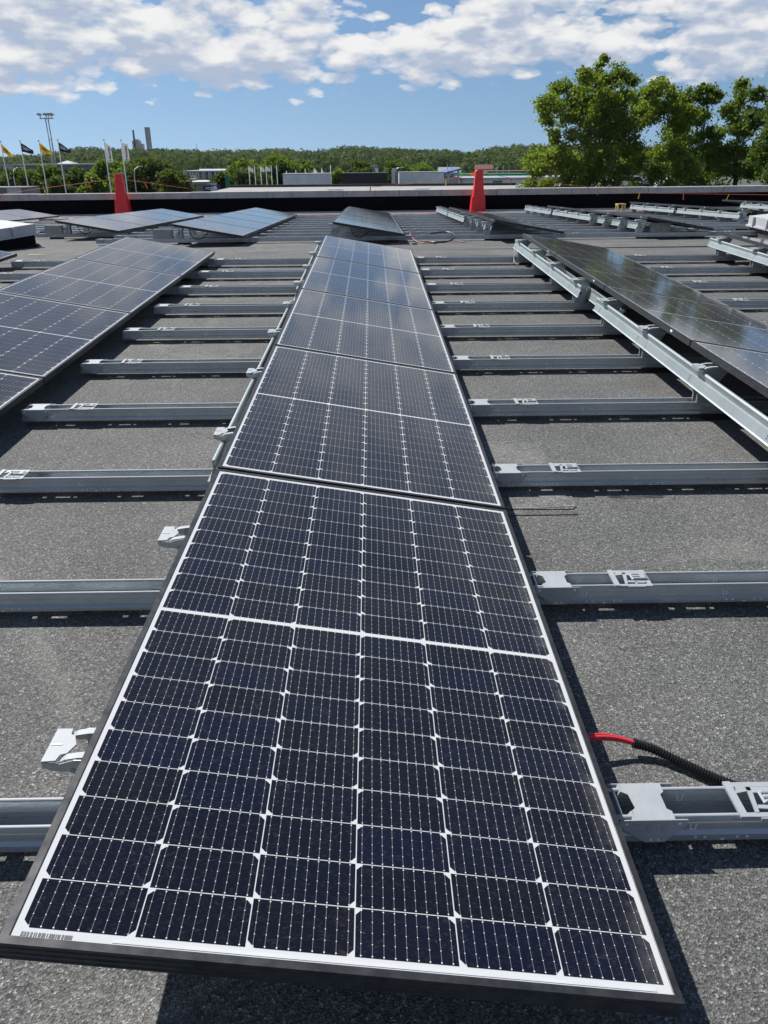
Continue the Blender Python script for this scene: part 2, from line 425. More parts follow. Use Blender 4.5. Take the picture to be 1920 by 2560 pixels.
def link(name, me, parent=None, mat=None, loc=None):
    o = bpy.data.objects.new(name, me); COL.objects.link(o)
    if parent is not None: o.parent = parent
    if mat is not None: o.matrix_basis = mat
    if loc is not None: o.location = loc
    return o
def tag(o, label, cat, group=None, kind=None):
    if label: o['label'] = label
    if cat: o['category'] = cat
    if group: o['group'] = group
    if kind: o['kind'] = kind
    return o
def thing(name, label, cat, mat=None, group=None, loc=None):
    return tag(link(name, None, None, mat, loc), label, cat, group)
def structure(name, me, mat=None):
    o = link(name, me, None, mat); o['kind'] = 'structure'; return o
def T(x, y, z): return Matrix.Translation((x, y, z))
def copy_tree(src, mat, label, group=None, drop=()):
    o = src.copy(); COL.objects.link(o); o.matrix_basis = mat; o['label'] = label
    if group: o['group'] = group
    for ch in list(src.children):
        if ch.name.split('.')[0] in drop: continue
        c = ch.copy(); COL.objects.link(c); c.parent = o
        for g in ch.children:
            d = g.copy(); COL.objects.link(d); d.parent = c
    return o

# roof frames: the near slope rises away from the viewer to a ridge, the far one falls
M1 = Matrix.Rotation(R(1.43), 4, 'X')
RID = M1 @ Vector((0, 10.0, 0))
M2 = Matrix.Translation(RID) @ Matrix.Rotation(R(-1.57), 4, 'X') @ Matrix.Rotation(R(-.2), 4, 'Y')
ORD = ['nearest', 'second', 'third', 'fourth', 'fifth', 'sixth', 'seventh', 'eighth', 'ninth', 'tenth', 'eleventh', 'twelfth']

# ------------------------------------------------------------------ large structure: roofs, building, parapet
def grid_sheet(x0, x1, y0, y1, z, th):
    b = MB(); b.box(x0, x1, y0, y1, z - th, z); return b
structure('roof', grid_sheet(-16, 20, -9, 10.0, 0, .30).mesh('roof', ['roof_felt']), M1)
structure('roof', grid_sheet(-16, 20, 0.0, 16.0, 0, .30).mesh('roof', ['roof_felt']), M2)
b = MB()
b.box(-15.9, 19.9, -8.8, 25.7, -8.2, -.75)
bw = thing('building', 'grey building under the two flat roof slopes with the solar rows', 'building')
link('wall', b.mesh('wall', ['grey_wall']), bw)

PY, PSL = 15.82, 0.0
def parapet():
    root = thing('parapet_wall', 'long black parapet wall with stained grey concrete coping behind the solar rows', 'parapet', M2 @ T(0, PY, 0))
    b = MB(); b.box(-16, 20, 0, .22, -.6, .463)
    for x in (-14.2, -9.2, -4.1, 0.93, 6.0, 11.1, 16.2): b.box(x, x + .09, -.004, 0.0, .02, .463)
    link('wall', b.mesh('wall', ['upstand_felt']), root)
    bb = MB(); bb.box(-16, 20, -.05, -.003, .0, .035)
    link('batten', bb.mesh('batten', ['lamp_grey']), root)
    x = -16.0; i = 0
    while x < 20:
        L = 2.44 + .05 * math.sin(i * 3.1)
        c = MB(); dz = .006 * math.sin(i * 1.7)
        c.prism([(-.045, .465), (-.045, .640 + dz), (-.03, .655 + dz), (.27, .662 + dz), (.27, .465)], 'x', x + .006, min(x + L, 20) - .006)
        link('coping', c.mesh('coping', ['coping_concrete']), root)
        x += L; i += 1
parapet()

# ------------------------------------------------------------------ solar panel
PW, PL, TH = 1.038, 1.755, R(9.73)
GAP = .0171
def panel_parts():
    prof = [(0, 0), (0, -.0055), (.0016, -.0065), (.0016, -.0105), (0, -.0115), (0, -.0165), (.0016, -.0175), (.0016, -.0215), (0, -.0225), (0, -.0275),
            (.0016, -.0285), (.0016, -.0315), (0, -.0325), (0, -.035), (.028, -.035), (.028, -.0332), (.002, -.0332), (.002, -.0085), (.0130, -.0085), (.0130, -.0004), (.0123, 0)]
    b = MB(); hw, hl = PW / 2, PL / 2
    corners = [(-1, -1), (1, -1), (1, 1), (-1, 1)]
    vs = []
    for sx, sy in corners:
        for d, z in prof: vs.append((sx * (hw - d), sy * (hl - d), z))
    k = len(prof); fs = []
    for c in range(4):
        for i in range(k):
            a0, a1 = c * k + i, c * k + (i + 1) % k
            b0, b1 = ((c + 1) % 4) * k + i, ((c + 1) % 4) * k + (i + 1) % k
            fs.append((a0, a1, b1, b0))
    b.add(vs, fs)
    frame = b.mesh('frame', ['panel_frame'])
    b = MB(); b.box(-hw + .0123, hw - .0123, -hl + .0123, hl - .0123, -.0058, -.0020)
    sheet = b.mesh('backsheet', ['backsheet'])
    # cells
    cw, g, ch, bar = .1634, .0021, .0823, .014
    x0 = -(6 * cw + 5 * g) / 2
    vs = []; fs = []; uvs = []; rnd = []
    cz = -.0016
    r = random.Random(3)
    for col in range(6):
        colr = r.random()
        for row in range(20):
            half = 0 if row < 10 else 1                       # 0 = near half
            if half == 0: ya = -bar / 2 - (10 - row) * ch - (9 - row) * g
            else: ya = bar / 2 + (row - 10) * (ch + g)
            xa = x0 + col * (cw + g); xb = xa + cw; yb = ya + ch
            top = (col % 2 == 1) if half == 0 else (col % 2 == 0)
            c = .0115
            if top: poly = [(xa, ya), (xb, ya), (xb, yb - c), (xb - c, yb), (xa + c, yb), (xa, yb - c)]
            else: poly = [(xa + c, ya), (xb - c, ya), (xb, ya + c), (xb, yb), (xa, yb), (xa, ya + c)]
            bi = len(vs); vs += [(p[0], p[1], cz) for p in poly]; fs.append(tuple(range(bi, bi + 6)))
            q = (r.random() * .7 + colr * .3, r.random() ** 2)
            for p in poly:
                uvs.append(((p[0] - xa) / cw, (p[1] - ya) / ch)); rnd.append(q)
    me = bpy.data.meshes.new('cells'); me.from_pydata(vs, [], fs); me.materials.append(MATS['cells'])
    l1 = me.uv_layers.new(name='UVMap'); l2 = me.uv_layers.new(name='cell_random')
    for i in range(len(uvs)):
        l1.data[i].uv = uvs[i]; l2.data[i].uv = rnd[i]
    # ribbon under the middle bar and junction boxes below
    b = MB()
    jb = []
    for yy in (-.35, 0, .35):
        b = MB(); b.box(yy - .03, yy + .03, -.045, .045, -.026, -.0062); jb.append(b.mesh('junction_box', ['black_plastic']))
    b = MB(); b.box(-hw - .0012, -hw - .0002, -.60, -.57, -.022, -.010)
    st = b.mesh('sticker', ['sticker_white'])
    return frame, sheet, me, jb, st
FR, SH, CE, JB, ST = panel_parts()
proto_panel = None
def panel_matrix(M, lowx, y0, tilt=TH, zlow=.1457):
    # y0: near end of the panel, lowx: x of its low edge
    cx = lowx - PW / 2 * math.cos(tilt); cz = zlow + PW / 2 * math.sin(tilt)
    return M @ T(cx, y0 + PL / 2, cz) @ Matrix.Rotation(tilt, 4, 'Y')
def add_panel(M, lowx, y0, label, group):
    global proto_panel
    mt = panel_matrix(M, lowx, y0)
    if proto_panel is None:
        t = thing('solar_panel', label, 'solar panel', mt, group)
        link('frame', FR, t); link('backsheet', SH, t); link('cells', CE, t); [link('junction_box', q, t) for q in JB]; link('sticker', ST, t)
        proto_panel = t
        return t
    return copy_tree(proto_panel, mt, label, group)

# ------------------------------------------------------------------ rails
RW, RZ0, RH, PITCH = .0946, .0257, .060, 2.335
def rail_mesh(L, slots=True):
    b = MB(); w = RW; z0 = RZ0; z1 = RZ0 + RH; xa = .018; xb = L
    def wall(f):                        # f maps distance from the outer face inwards to y
        outer = [(0, z0), (0, z0 + .016), (.0072, z0 + .0225), (.0072, z0 + .040), (.0062, z0 + .0415), (.0062, z0 + .0435), (.0072, z0 + .045), (.0072, z1 - .004), (.0052, z1 - .0025), (.0052, z1 - .0008), (.0068, z1 + .0006), (.0090, z1 + .0010)]
        inner = [(.0130, z1 + .0006), (.0155, z1 - .0002), (.0160, z1 - .0014), (.0150, z1 - .003), (.0090, z1 - .0035), (.0090, z0 + .022), (.0018, z0 + .0155), (.0018, z0 + .0018), (.0016, z0)]
        b.prism([(f(d), z) for d, z in outer + inner], 'x', xa, xb)
    wall(lambda d: d); wall(lambda d: w - d)
    for y0 in (.0066, w - .0150): b.prism([(y0, z1 + .0004), (y0 + .0006, z1 + .0022), (y0 + .0026, z1 + .0034), (y0 + .0058, z1 + .0034), (y0 + .0078, z1 + .0022), (y0 + .0084, z1 + .0004)], 'x', xa + .001, xb - .001, 3)  # added matt zinc strip paints the bright glint along each lip
    # floor of the channel: three strips, the middle one punched with slots
    b.box(xa, xb, .0016, .0165, z0, z0 + .0016)
    b.box(xa, xb, .0290, w - .0016, z0, z0 + .0016)
    holes = []
    if slots:
        x = .10
        while x < L - .15:
            for (o, l) in ((.06, .016), (.12, .050), (.345, .018), (.40, .062), (.475, .016)): holes.append((x + o, x + o + l))
            x += .60
    c = xa
    for h0, h1 in [h for h in holes if h[1] < xb - .02]:
        b.box(c, h0, .0165, .0290, z0, z0 + .0016); c = h1
    b.box(c, xb, .0165, .0290, z0, z0 + .0016)
    # embossed tongues, and pale discs painting sunlight through the front wall's punched holes
    x = .185
    while x < L - .1:
        for yy, s in ((.0072, -1), (w - .0090, -1)):
            y0, y1 = yy - .0007, yy + .0002
            b.box(x - .0065, x - .0047, y0, y1, z0 + .026, z0 + .043, 1); b.box(x + .0047, x + .0065, y0, y1, z0 + .026, z0 + .043, 1); b.box(x - .0065, x + .0065, y0, y1, z0 + .0245, z0 + .0262, 1)
        for dx in (.006, .026, .094, .115): b.disc((x + dx, z0 + .0095), .0030, 'y', (-.0008, .0002), 1)
        b.box(x + .060, x + .067, -.0006, .0002, z0 + .001, z0 + .006, 1)
        x += .86 if x > .5 else .445
    for i in range(18):
        b.box(.265 + i * .0052, .2675 + i * .0052, .0066, .0073, z1 - .010, z1 - .0045, 2)
    return b.mesh('channel', ['galvanised', 'bare_zinc_hole_light', 'galvanised_dull', 'zinc_plate'])
def clamp_mesh():
    b = MB(); w = RW; z = RZ0 + RH
    b.prism([(.058, -.002), (.140, -.002), (.140, .020), (.131, .027), (.131, .066), (.140, .073), (.140, w + .002), (.050, w + .002), (.050, .074), (.062, .066), (.066, .030), (.056, .022)], 'z', z + .0020, z + .0042)
    b.prism([(.046, z - .012), (.050, z - .012), (.058, z + .0042), (.054, z + .0042)], 'y', -.002, .022)
    b.prism([(.040, z - .012), (.044, z - .012), (.051, z + .0042), (.047, z + .0042)], 'y', .074, w + .002)
    for s, y0 in ((0, -.0036), (1, w + .0012)):
        b.prism([(.026, z + .0040), (.166, z + .0040), (.166, z - .012), (.126, z - .059), (.084, z - .059), (.026, z - .014)], 'y', y0, y0 + .0020)
    for x in (.040, .150):
        b.disc((x, z - .006), .0036, 'y', (-.0042, -.0036), 1)
    for x in (.086, .124): b.disc((x, z - .004), .0032, 'y', (-.0042, -.0036), 2)
    for x in (.096, .112): b.disc((x, z - .052), .0030, 'y', (-.0042, -.0036), 1)
    for x in (.086, .120): b.box(x - .0055, x + .0055, -.0044, -.0036, z - .026, z - .010, 2)
    for x in (.062, .140): b.box(x - .005, x + .005, -.0042, -.0036, z - .010, z - .005, 2)
    # upright tongue of the next rail end
    b.prism([(.022, z - .030), (.026, z - .030), (.036, z + .001), (.032, z + .001)], 'y', .012, w - .010)
    return b.mesh('low_clamp', ['zinc_plate', 'bare_zinc_hole_light', 'galvanised_dull'])
def clip_mesh():
    b = MB(); w = RW; z = RZ0 + RH + .0015; h = .0028
    b.box(.276, .292, -.001, w + .001, z, z + .0060)                    # folded left bar
    b.prism([(.292, .012), (.292, .002), (.395, -.001), (.395, .012)], 'z', z, z + h)
    b.box(.292, .395, w - .012, w + .001, z, z + h)
    b.box(.382, .395, .012, w - .012, z, z + h)
    b.prism([(.292, w - .030), (.300, w - .012), (.330, w - .012), (.330, w - .022)], 'z', z, z + h)
    b.prism([(.312, .012), (.320, .012), (.330, .068), (.320, .072)], 'z', z, z + h + .001)
    b.prism([(.320, .066), (.382, .066), (.382, .082), (.320, .082)], 'z', z, z + h)
    b.prism([(.322, .024), (.372, .019), (.382, .024), (.382, .030), (.326, .033)], 'z', z, z + h)
    b.prism([(.344, .010), (.351, .010), (.353, .026), (.346, .026)], 'z', z, z + h)
    b.prism([(.340, z + h), (.346, z + .010), (.382, z + .010), (.396, z + h)], 'y', .036, .066)   # raised boss
    for y in (.043, .056): b.box(.342, .366, y, y + .0035, z + .010, z + .0122, 1)
    b.box(.318, .372, -.0040, -.0010, z - .006, z + h)
    return b.mesh('clip', ['zinc_plate', 'galvanised'])
def foot_mesh(x0, x1):
    b = MB(); b.box(x0, x1, -.018, RW + .018, 0.0, RZ0 - .0006)
    b.box(x0 + .01, x1 - .01, -.026, -.018, 0.0, .012)
    return b.mesh('foot_pad', ['rubber'])
RAILM, RAILSHORT = rail_mesh(PITCH + .010), rail_mesh(.80)
CLAMPM, CLIPM = clamp_mesh(), clip_mesh()
FOOTA, FOOTB = foot_mesh(1.26, 1.44), foot_mesh(2.10, 2.27)
proto_rail = {}
def add_rail(M, x, yf, label, group, short=False):
    mt = M @ T(x, yf, 0)
    if short not in proto_rail:
        t = thing('mounting_rail', label, 'rail', mt, group)
        link('channel', RAILSHORT if short else RAILM, t); link('low_clamp', CLAMPM, t); link('clip', CLIPM, t)
        if not short: link('foot_pad', FOOTA, t); link('foot_pad', FOOTB, t)
        else: link('foot_pad', foot_mesh(.5, .7), t)
        proto_rail[short] = t
        return t
    return copy_tree(proto_rail[short], mt, label, group)

# ------------------------------------------------------------------ support posts and back beams
def post_meshes():
    b = MB(); z0 = RZ0 + RH - .03; zt = .236
    ya, yb = .012, .080
    for y0, y1 in ((ya, ya + .002), (yb - .002, yb)):
        b.prism([(-.080, z0), (.018, z0), (.018, zt), (.060, zt + .020), (.060, zt + .034), (-.010, zt + .040), (-.040, zt + .030), (-.048, zt - .05), (-.080, zt - .10)], 'y', y0, y1)
    b.box(.016, .018, ya + .002, yb - .002, z0, zt)
    b.box(-.080, -.078, ya + .002, ya + .014, z0, zt - .102); b.box(-.080, -.078, yb - .014, yb - .002, z0, zt - .102)
    for x, z in ((-.03, zt - .03), (-.03, zt - .075)): b.box(x - .008, x + .008, ya - .0007, ya, z - .010, z + .010, 1)
    for x, z in ((-.05, zt + .012), (.0, zt + .016)): b.disc((x, z), .005, 'y', (ya - .0009, ya), 2)
    upright = b.mesh('upright', ['galvanised_dull', 'rubber', 'bare_zinc_hole_light'])
    # head: hook plate on the left, two curved prongs to the right, skirts below
    b = MB(); z = .270
    b.prism([(-.102, 0), (-.102, .092), (-.072, .092), (-.070, .076), (-.060, .070), (-.050, .046), (-.060, .022), (-.072, .018), (-.076, .002)], 'z', z, z + .003)
    b.box(-.100, -.078, .044, .048, z + .003, z + .0042, 1)
    b.box(-.103, -.102, 0, .092, z - .016, z + .003)
    for y0, y1 in ((.004, .020), (.072, .088)):
        pts = [(-.072, z - .004), (-.058, z + .003), (-.034, z + .007), (-.010, z + .008), (.014, z + .006), (.044, z + .001)]
        poly = pts + [(p[0], p[1] - .0024) for p in reversed(pts)]
        b.prism(poly, 'y', y0, y1)
    for y0 in (.0, .090):
        b.prism([(-.102, z), (-.102, z - .014), (-.084, z - .022), (-.046, z - .026), (-.030, z - .070), (.018, z - .070), (.060, z - .006), (.014, z + .004), (-.04, z + .004), (-.072, z - .006)], 'y', y0, y0 + .002, 2)
    b.disc((-.045, z - .022), .006, 'y', (-.0012, 0), 1)
    head = b.mesh('hook_head', ['zinc_plate', 'galvanised_dull', 'galvanised'])
    return upright, head
UPR, HEAD = post_meshes()
proto_post = None
def add_post(M, xh, yf, label, group):
    global proto_post
    mt = M @ T(xh, yf, 0)
    if proto_post is None:
        t = thing('support_post', label, 'post', mt, group)
        link('upright', UPR, t); link('hook_head', HEAD, t); proto_post = t
        return t
    return copy_tree(proto_post, mt, label, group)

def beam_mesh(L, flip=False):
    s = -1 if flip else 1
    roll = [(.0105 * math.cos(a), .0105 * math.sin(a)) for a in [math.pi * (-.35) + i * math.pi * 1.55 / 9 for i in range(10)]]
    outer = [(p[0], p[1]) for p in roll] + [(-.0065, -.014), (-.0062, -.026), (-.010, -.034), (-.024, -.078), (-.031, -.082), (-.033, -.079)]
    inner = [(-.0345, -.080), (-.0315, -.0845), (-.0225, -.0805), (-.0082, -.035), (-.0042, -.026), (-.0042, -.010)]
    poly = [(s * x, z) for x, z in outer + inner]
    b = MB(); b.prism(poly, 'y', 0, L)
    y = .35
    while y < L - .1:
        for zz in (-.045, -.055, -.066):
            xx = -.024 - (zz + .078) * (-.014 / .044)
            b.box(s * xx - .0014, s * xx + .0002 if s > 0 else s * xx + .0014, y, y + .005, zz, zz + .005, 1)
        y += .9
    if L > 2.4:                            # sleeve where two lengths meet
        b.prism([(s * (x - .0012), z + .0006) for x, z in outer[10:]] + [(s * (x + .0005), z) for x, z in reversed(outer[10:])], 'y', L * .62, L * .62 + .16)
    return b.mesh('back_beam', ['beam_zinc', 'rubber'], False)
BEAMS = {}
def add_beam(M, xh, y0, y1, right, label, group):
    key = (round(y1 - y0, 2), right)
    if key not in BEAMS: BEAMS[key] = beam_mesh(key[0])
    o = link('back_beam', BEAMS[key], None, M @ T(xh + (.046 if right else -.0665), y0, .236 if not right else .206))
    return tag(o, label, 'beam', group)

# ------------------------------------------------------------------ lay out both fields
NAMES = {-3: 'far left', -2: 'outer left', -1: 'left', 0: 'middle', 1: 'right', 2: 'outer right', 3: 'far right', 4: 'rightmost'}
def cap(s): return s
near_rows = {k: (PITCH * k, 0.0, 5) for k in (-2, -1, 0, 1, 2)}
near_start = {-2: 4, -1: 0, 0: 0, 1: 0, 2: 2}
for k, (lx, y0, cnt) in near_rows.items():
    for i in range(near_start[k], cnt):
        q_ = add_panel(M1, lx, y0 + i * (PL + GAP), f'{ORD[i]} dark solar panel of the {NAMES[k]} row on the near roof slope', 'solar panels on the near roof slope')
        if k == 0 and i == 0: first_panel = q_
RY = [.4078 + .9083 * i for i in range(10)]
# which near rails and posts the picture can show
for k in (-2, -1, 0, 1, 2):
    for i, yf in enumerate(RY):
        if (k == -2 and i < 7) or (k == 1 and i < 2 and False) or (k == 2 and i < 6): continue
        if k == 1 and i < 3: continue
        if k == -1 and i < 0: continue
        add_rail(M1, PITCH * k, yf, f'{ORD[i]} steel rail right of the {NAMES[k]} panel row on the near slope', 'crosswise rails on the near roof slope')
    xh = PITCH * k - PW * math.cos(TH)
    for i, yf in enumerate(RY):
        if k in (-2,) and i < 8: continue
        if k == 2 and i < 7: continue
        if k == 1 and i < 2: continue
        if k == -1 and i < 6: continue
        add_post(M1, xh, yf, f'{ORD[i]} hooked steel post under the high edge of the {NAMES[k]} near row', 'support posts on the near roof slope')
    if k >= -1:
        segs = [(5.72, 8.90, 0, 'far')] + ([(2.02, 5.22, 0, 'close')] if k < 2 else [])
        segs += [(4.90, 8.10, 1, 'inner')] if k < 2 else []
        segs += [(.62, 3.08, 1, 'inner close')] if k == 0 else []
        for ya, yb, rgt, nm in segs:
            add_beam(M1, xh, ya, yb, bool(rgt), f'{nm} zinc back beam along the high edge of the {NAMES[k]} near row', 'back beams of the near rows')

far_rows = {-3: (-8.75, 2.3, 5), -2: (-4.68, 2.85, 4), -1: (PITCH * -1, 1.02, 5), 0: (0, 1.02, 5), 1: (PITCH, 1.06, 4), 2: (PITCH * 2, 1.42, 4), 3: (7.45, 4.15, 4), 4: (10.37, 5.2, 4)}
for k, (lx, y0, cnt) in far_rows.items():
    for i in range(cnt):
        add_panel(M2, lx, y0 + i * (PL + GAP), f'{ORD[i]} solar panel of the {NAMES[k]} row on the far roof slope before the parapet', 'solar panels on the far roof slope')
RY2 = [1.60 + .905 * i for i in range(11)]
xs = {-3: -8.75, -2: -4.68, -1: -PITCH, 0: 0.0, 1: PITCH, 2: PITCH * 2, 3: 7.45, 4: 10.37}
for k in (-3, -2, -1, 0, 1, 2, 3):
    for i, yf in enumerate(RY2):
        if k == -3 and (i < 2): continue
        if k == 3 and i < 3: continue
        lab = f'{ORD[i]} steel rail right of the {NAMES[k]} panel row on the far slope'
        grp = 'crosswise rails on the far roof slope'
        x = xs[k]
        if k == 2 and i < 2: add_rail(M2, x, yf, lab, grp, True); continue
        add_rail(M2, x, yf, lab, grp)
for k, (lx, y0, cnt) in far_rows.items():
    xh = lx - PW * math.cos(TH)
    for i, yf in enumerate(RY2):
        if yf < y0 - .1 or (k == -3) or (k < 0 and i > 4): continue
        if k == 4 and i < 4: continue
        add_post(M2, xh, yf, f'{ORD[i]} hooked steel post under the high edge of the {NAMES[k]} far row', 'support posts on the far roof slope')
    if k >= 0:
        top = RY2[10] + .25
        segs = [(top - 3.18, top, 0, 'far'), (top - 6.55, top - 3.37, 0, 'close')]
        if k in (1, 2): segs.append((max(y0, top - 9.3), top - 6.1, 1, 'inner'))
        for ya, yb, rgt, nm in segs:
            add_beam(M2, xh, ya, yb, bool(rgt), f'{nm} zinc back beam along the high edge of the {NAMES[k]} far row', 'back beams of the far rows')

RAILMID = rail_mesh(1.90)
for i, yf in enumerate(RY2):
    if i < 2: continue
    t = thing('mounting_rail', f'{ORD[i]} steel rail between the far left and outer left rows on the far slope', 'rail', M2 @ T(-6.60, yf, 0), 'crosswise rails on the far roof slope')
    link('channel', RAILMID, t); link('foot_pad', foot_mesh(.55, .75) if i == 2 else MIDFOOT, t)
    if i == 2: MIDFOOT = t.children[-1].data
# print strip and barcode on the nearest panel only
first = first_panel
b = MB(); zz = -.0012
b.box(-.36, .480, -PL / 2 + .0160, -PL / 2 + .0215, -.0019, zz, 0)
r = random.Random(5); x = -.492
while x < -.42:
    w_ = r.choice((.0012, .0018, .0026)); b.box(x, x + w_, -PL / 2 + .0150, -PL / 2 + .0215, -.0019, zz, 1); x += w_ + r.choice((.001, .0016, .0024))
link('barcode_label', b.mesh('barcode_label', ['print_grey', 'print_black']), first)

# ------------------------------------------------------------------ small things on the roof
def tube_thing(name, pts, r, mat, label, cat, M, group=None, sides=8, parent=None, sub=4):
    # smooth the path (Catmull-Rom)
    P = [Vector(p) for p in pts]; Q = []
    for i in range(len(P) - 1):
        p0, p1, p2, p3 = P[max(i - 1, 0)], P[i], P[i + 1], P[min(i + 2, len(P) - 1)]
        for j in range(sub):
            t = j / sub
            Q.append(.5 * ((2 * p1) + (p2 - p0) * t + (2 * p0 - 5 * p1 + 4 * p2 - p3) * t * t + (3 * p1 - p0 - 3 * p2 + p3) * t ** 3))
    Q.append(P[-1])
    b = MB(); b.tube(Q, r, sides)
    o = link(name, b.mesh(name, [mat], True), parent, M if parent is None else None)
    if parent is None: tag(o, label, cat, group)
    return o, Q
# red pair of leads that leaves a corrugated conduit beside the nearest rail
cond = thing('cable_conduit', 'black corrugated conduit with red leads coming out, behind the nearest rail', 'cable', M1)
path = [(.145, .688, .034), (.19, .676, .026), (.25, .635, .018), (.31, .59, .015), (.37, .555, .015), (.45, .535, .015), (.60, .525, .015), (.9, .523, .015)]
P = [Vector(p) for p in path]; Qs = []
for i in range(len(P) - 1):
    p0, p1, p2, p3 = P[max(i - 1, 0)], P[i], P[i + 1], P[min(i + 2, len(P) - 1)]
    nseg = max(8, int((p2 - p1).length / .0016))
    for j in range(nseg):
        t = j / nseg
        Qs.append(.5 * ((2 * p1) + (p2 - p0) * t + (2 * p0 - 5 * p1 + 4 * p2 - p3) * t * t + (3 * p1 - p0 - 3 * p2 + p3) * t ** 3))
b = MB(); b.tube(Qs, [.0125 if (i // 2) % 2 else .0098 for i in range(len(Qs))], 12)
link('conduit', b.mesh('conduit', ['black_plastic'], False), cond)
for j, (dy, dz) in enumerate(((.006, .003), (-.004, .005), (-.002, -.004))):
    tube_thing('lead', [(-.45, .66 + dy * 2, .04 + dz), (-.2, .672 + dy * 2, .048 + dz), (.0, .684 + dy, .052 + dz), (.06, .690 + dy, .052 + dz), (.11, .692 + dy * .7, .044 + dz * .8), (.16, .684 + dy * .5, .032 + dz * .5)], .0038, 'red_insulation', None, None, None, parent=cond)

# loose leads at the ridge
lead, _ = tube_thing('loose_lead', [(.20, 2.02, .12), (.13, 1.85, .11), (.115, 1.66, .09), (.15, 1.55, .05), (.20, 1.30, .015), (.28, 1.12, .008), (.36, 1.05, .006), (.43, 1.02, .006)], .008, 'faded_red', 'thin red lead curling from the far middle row onto the roof felt', 'cable', M2)
b = MB(); b.tube([(.43, 1.02, .008), (.47, 1.015, .008)], .012, 8)
link('plug', b.mesh('plug', ['black_plastic']), lead).matrix_parent_inverse = Matrix()
tube_thing('loose_lead', [(.28, 1.34, .010), (.40, 1.28, .012), (.50, 1.20, .010), (.62, 1.26, .012), (.72, 1.38, .03), (.78, 1.50, .06), (.77, 1.62, .10), (.70, 1.75, .12), (.60, 1.80, .12), (.48, 1.74, .11), (.42, 1.72, .10)], .011, 'black_plastic', 'thick black lead looped on the felt before the far rails', 'cable', M2)
b = MB(); b.box(.11, .18, .94, .975, 0, .02)
tag(link('cable_connector', b.mesh('cable_connector', ['black_plastic']), None, M2), 'small black connector block lying on felt left of the cable loop', 'connector')
tube_thing('loose_lead', [(.80, 1.30, .012), (.86, 1.24, .008), (.90, 1.20, .008)], .007, 'faded_red', 'short red lead end lying right of the black cable loop', 'cable', M2)
tube_thing('loose_lead', [(-.16, 1.02, .012), (-.10, .96, .01), (-.04, .94, .01)], .008, 'faded_red', 'short red lead end under the corner of the far middle row', 'cable', M2)
# leads at the end of the right near row
tube_thing('loose_lead', [(1.26, 8.76, .20), (1.215, 8.72, .165), (1.185, 8.62, .11), (1.17, 8.50, .06), (1.20, 8.42, .020), (1.26, 8.40, .012)], .0036, 'grey_cable', 'thin grey lead hanging in a bow at the far end of the right near row', 'cable', M1)
tube_thing('loose_lead', [(1.24, 8.90, .10), (1.20, 8.74, .105), (1.175, 8.60, .07), (1.18, 8.50, .02)], .0034, 'black_plastic', 'thin black lead drooping over the last rail of the right near row', 'cable', M1)
tube_thing('loose_lead', [(1.34, 8.30, .12), (1.30, 8.24, .08), (1.27, 8.20, .05), (1.24, 8.18, .035)], .006, 'black_plastic', 'black plug lead sticking out below the right back beam', 'cable', M1)
# leads hanging under the near edges of the far rows
for (lx, y0, d, lab) in ((-PITCH, 1.05, -.80, 'black leads looping under the near edge of the left far row'), (-4.68, 2.88, -.72, 'black leads looping under the near edge of the outer left far row'), (0, 1.05, -.78, 'black leads hanging under the near edge of the middle far row'), (PITCH * 2, 1.45, -.40, 'black leads hanging under the near edge of the outer right far row')):
    zt = .27
    tube_thing('hanging_lead', [(lx + d, y0 + .12, zt - .03), (lx + d + .03, y0 + .10, .15), (lx + d + .10, y0 + .1, .10), (lx + d + .18, y0 + .1, .11), (lx + d + .26, y0 + .1, .17), (lx + d + .28, y0 + .14, .21)], .006, 'black_plastic', lab, 'cable', M2, 'leads under the far rows')

# red cables lying in front of the parapet
for j, (y, x0, x1) in enumerate(((12.35, -9.8, -4.9), (12.2, -3.2, -.2), (12.45, .1, 2.6), (12.1, 3.3, 8.5), (12.75, -4.6, 2.9), (12.6, 5.6, 9.4))):
    pts = [(x0 + (x1 - x0) * t / 12, y + .10 * math.sin(t * 1.3 + j * 2), .02) for t in range(13)]
    tube_thing('red_cable', pts, .022, 'faded_red', ['red cable lying on felt at the far left before the parapet', 'red cable lying between the left and middle far rows', 'red cable lying between the middle and right far rows', 'red cable lying behind the right far rows', 'longest red cable lying close to the parapet foot', 'red cable lying close to the yellow trestle'][j], 'cable', M2, 'red cables before the parapet')

# ballast blocks on rails
def ballast(x, y, lab):
    b = MB(); r = .006
    b.prism([(x, RZ0 + RH), (x + .29, RZ0 + RH), (x + .29, .215), (x + .284, .221), (x + .006, .221), (x, .215)], 'y', y + .005, y + .095)
    b.box(x + .135, x + .139, y + .004, y + .0048, RZ0 + RH + .01, .21, 1)
    tag(link('ballast_block', b.mesh('ballast_block', ['concrete', 'crack']), None, M2), lab, 'ballast block', 'concrete ballast blocks on the far rails')
ballast(-3.79, RY2[0], 'grey concrete ballast block on the first far rail beside the left row post')
ballast(-6.12, RY2[2], 'grey concrete ballast block beside the left roof curb on the far rails')
ballast(3.79, RY2[0], 'grey concrete ballast block under the outer right far row edge')

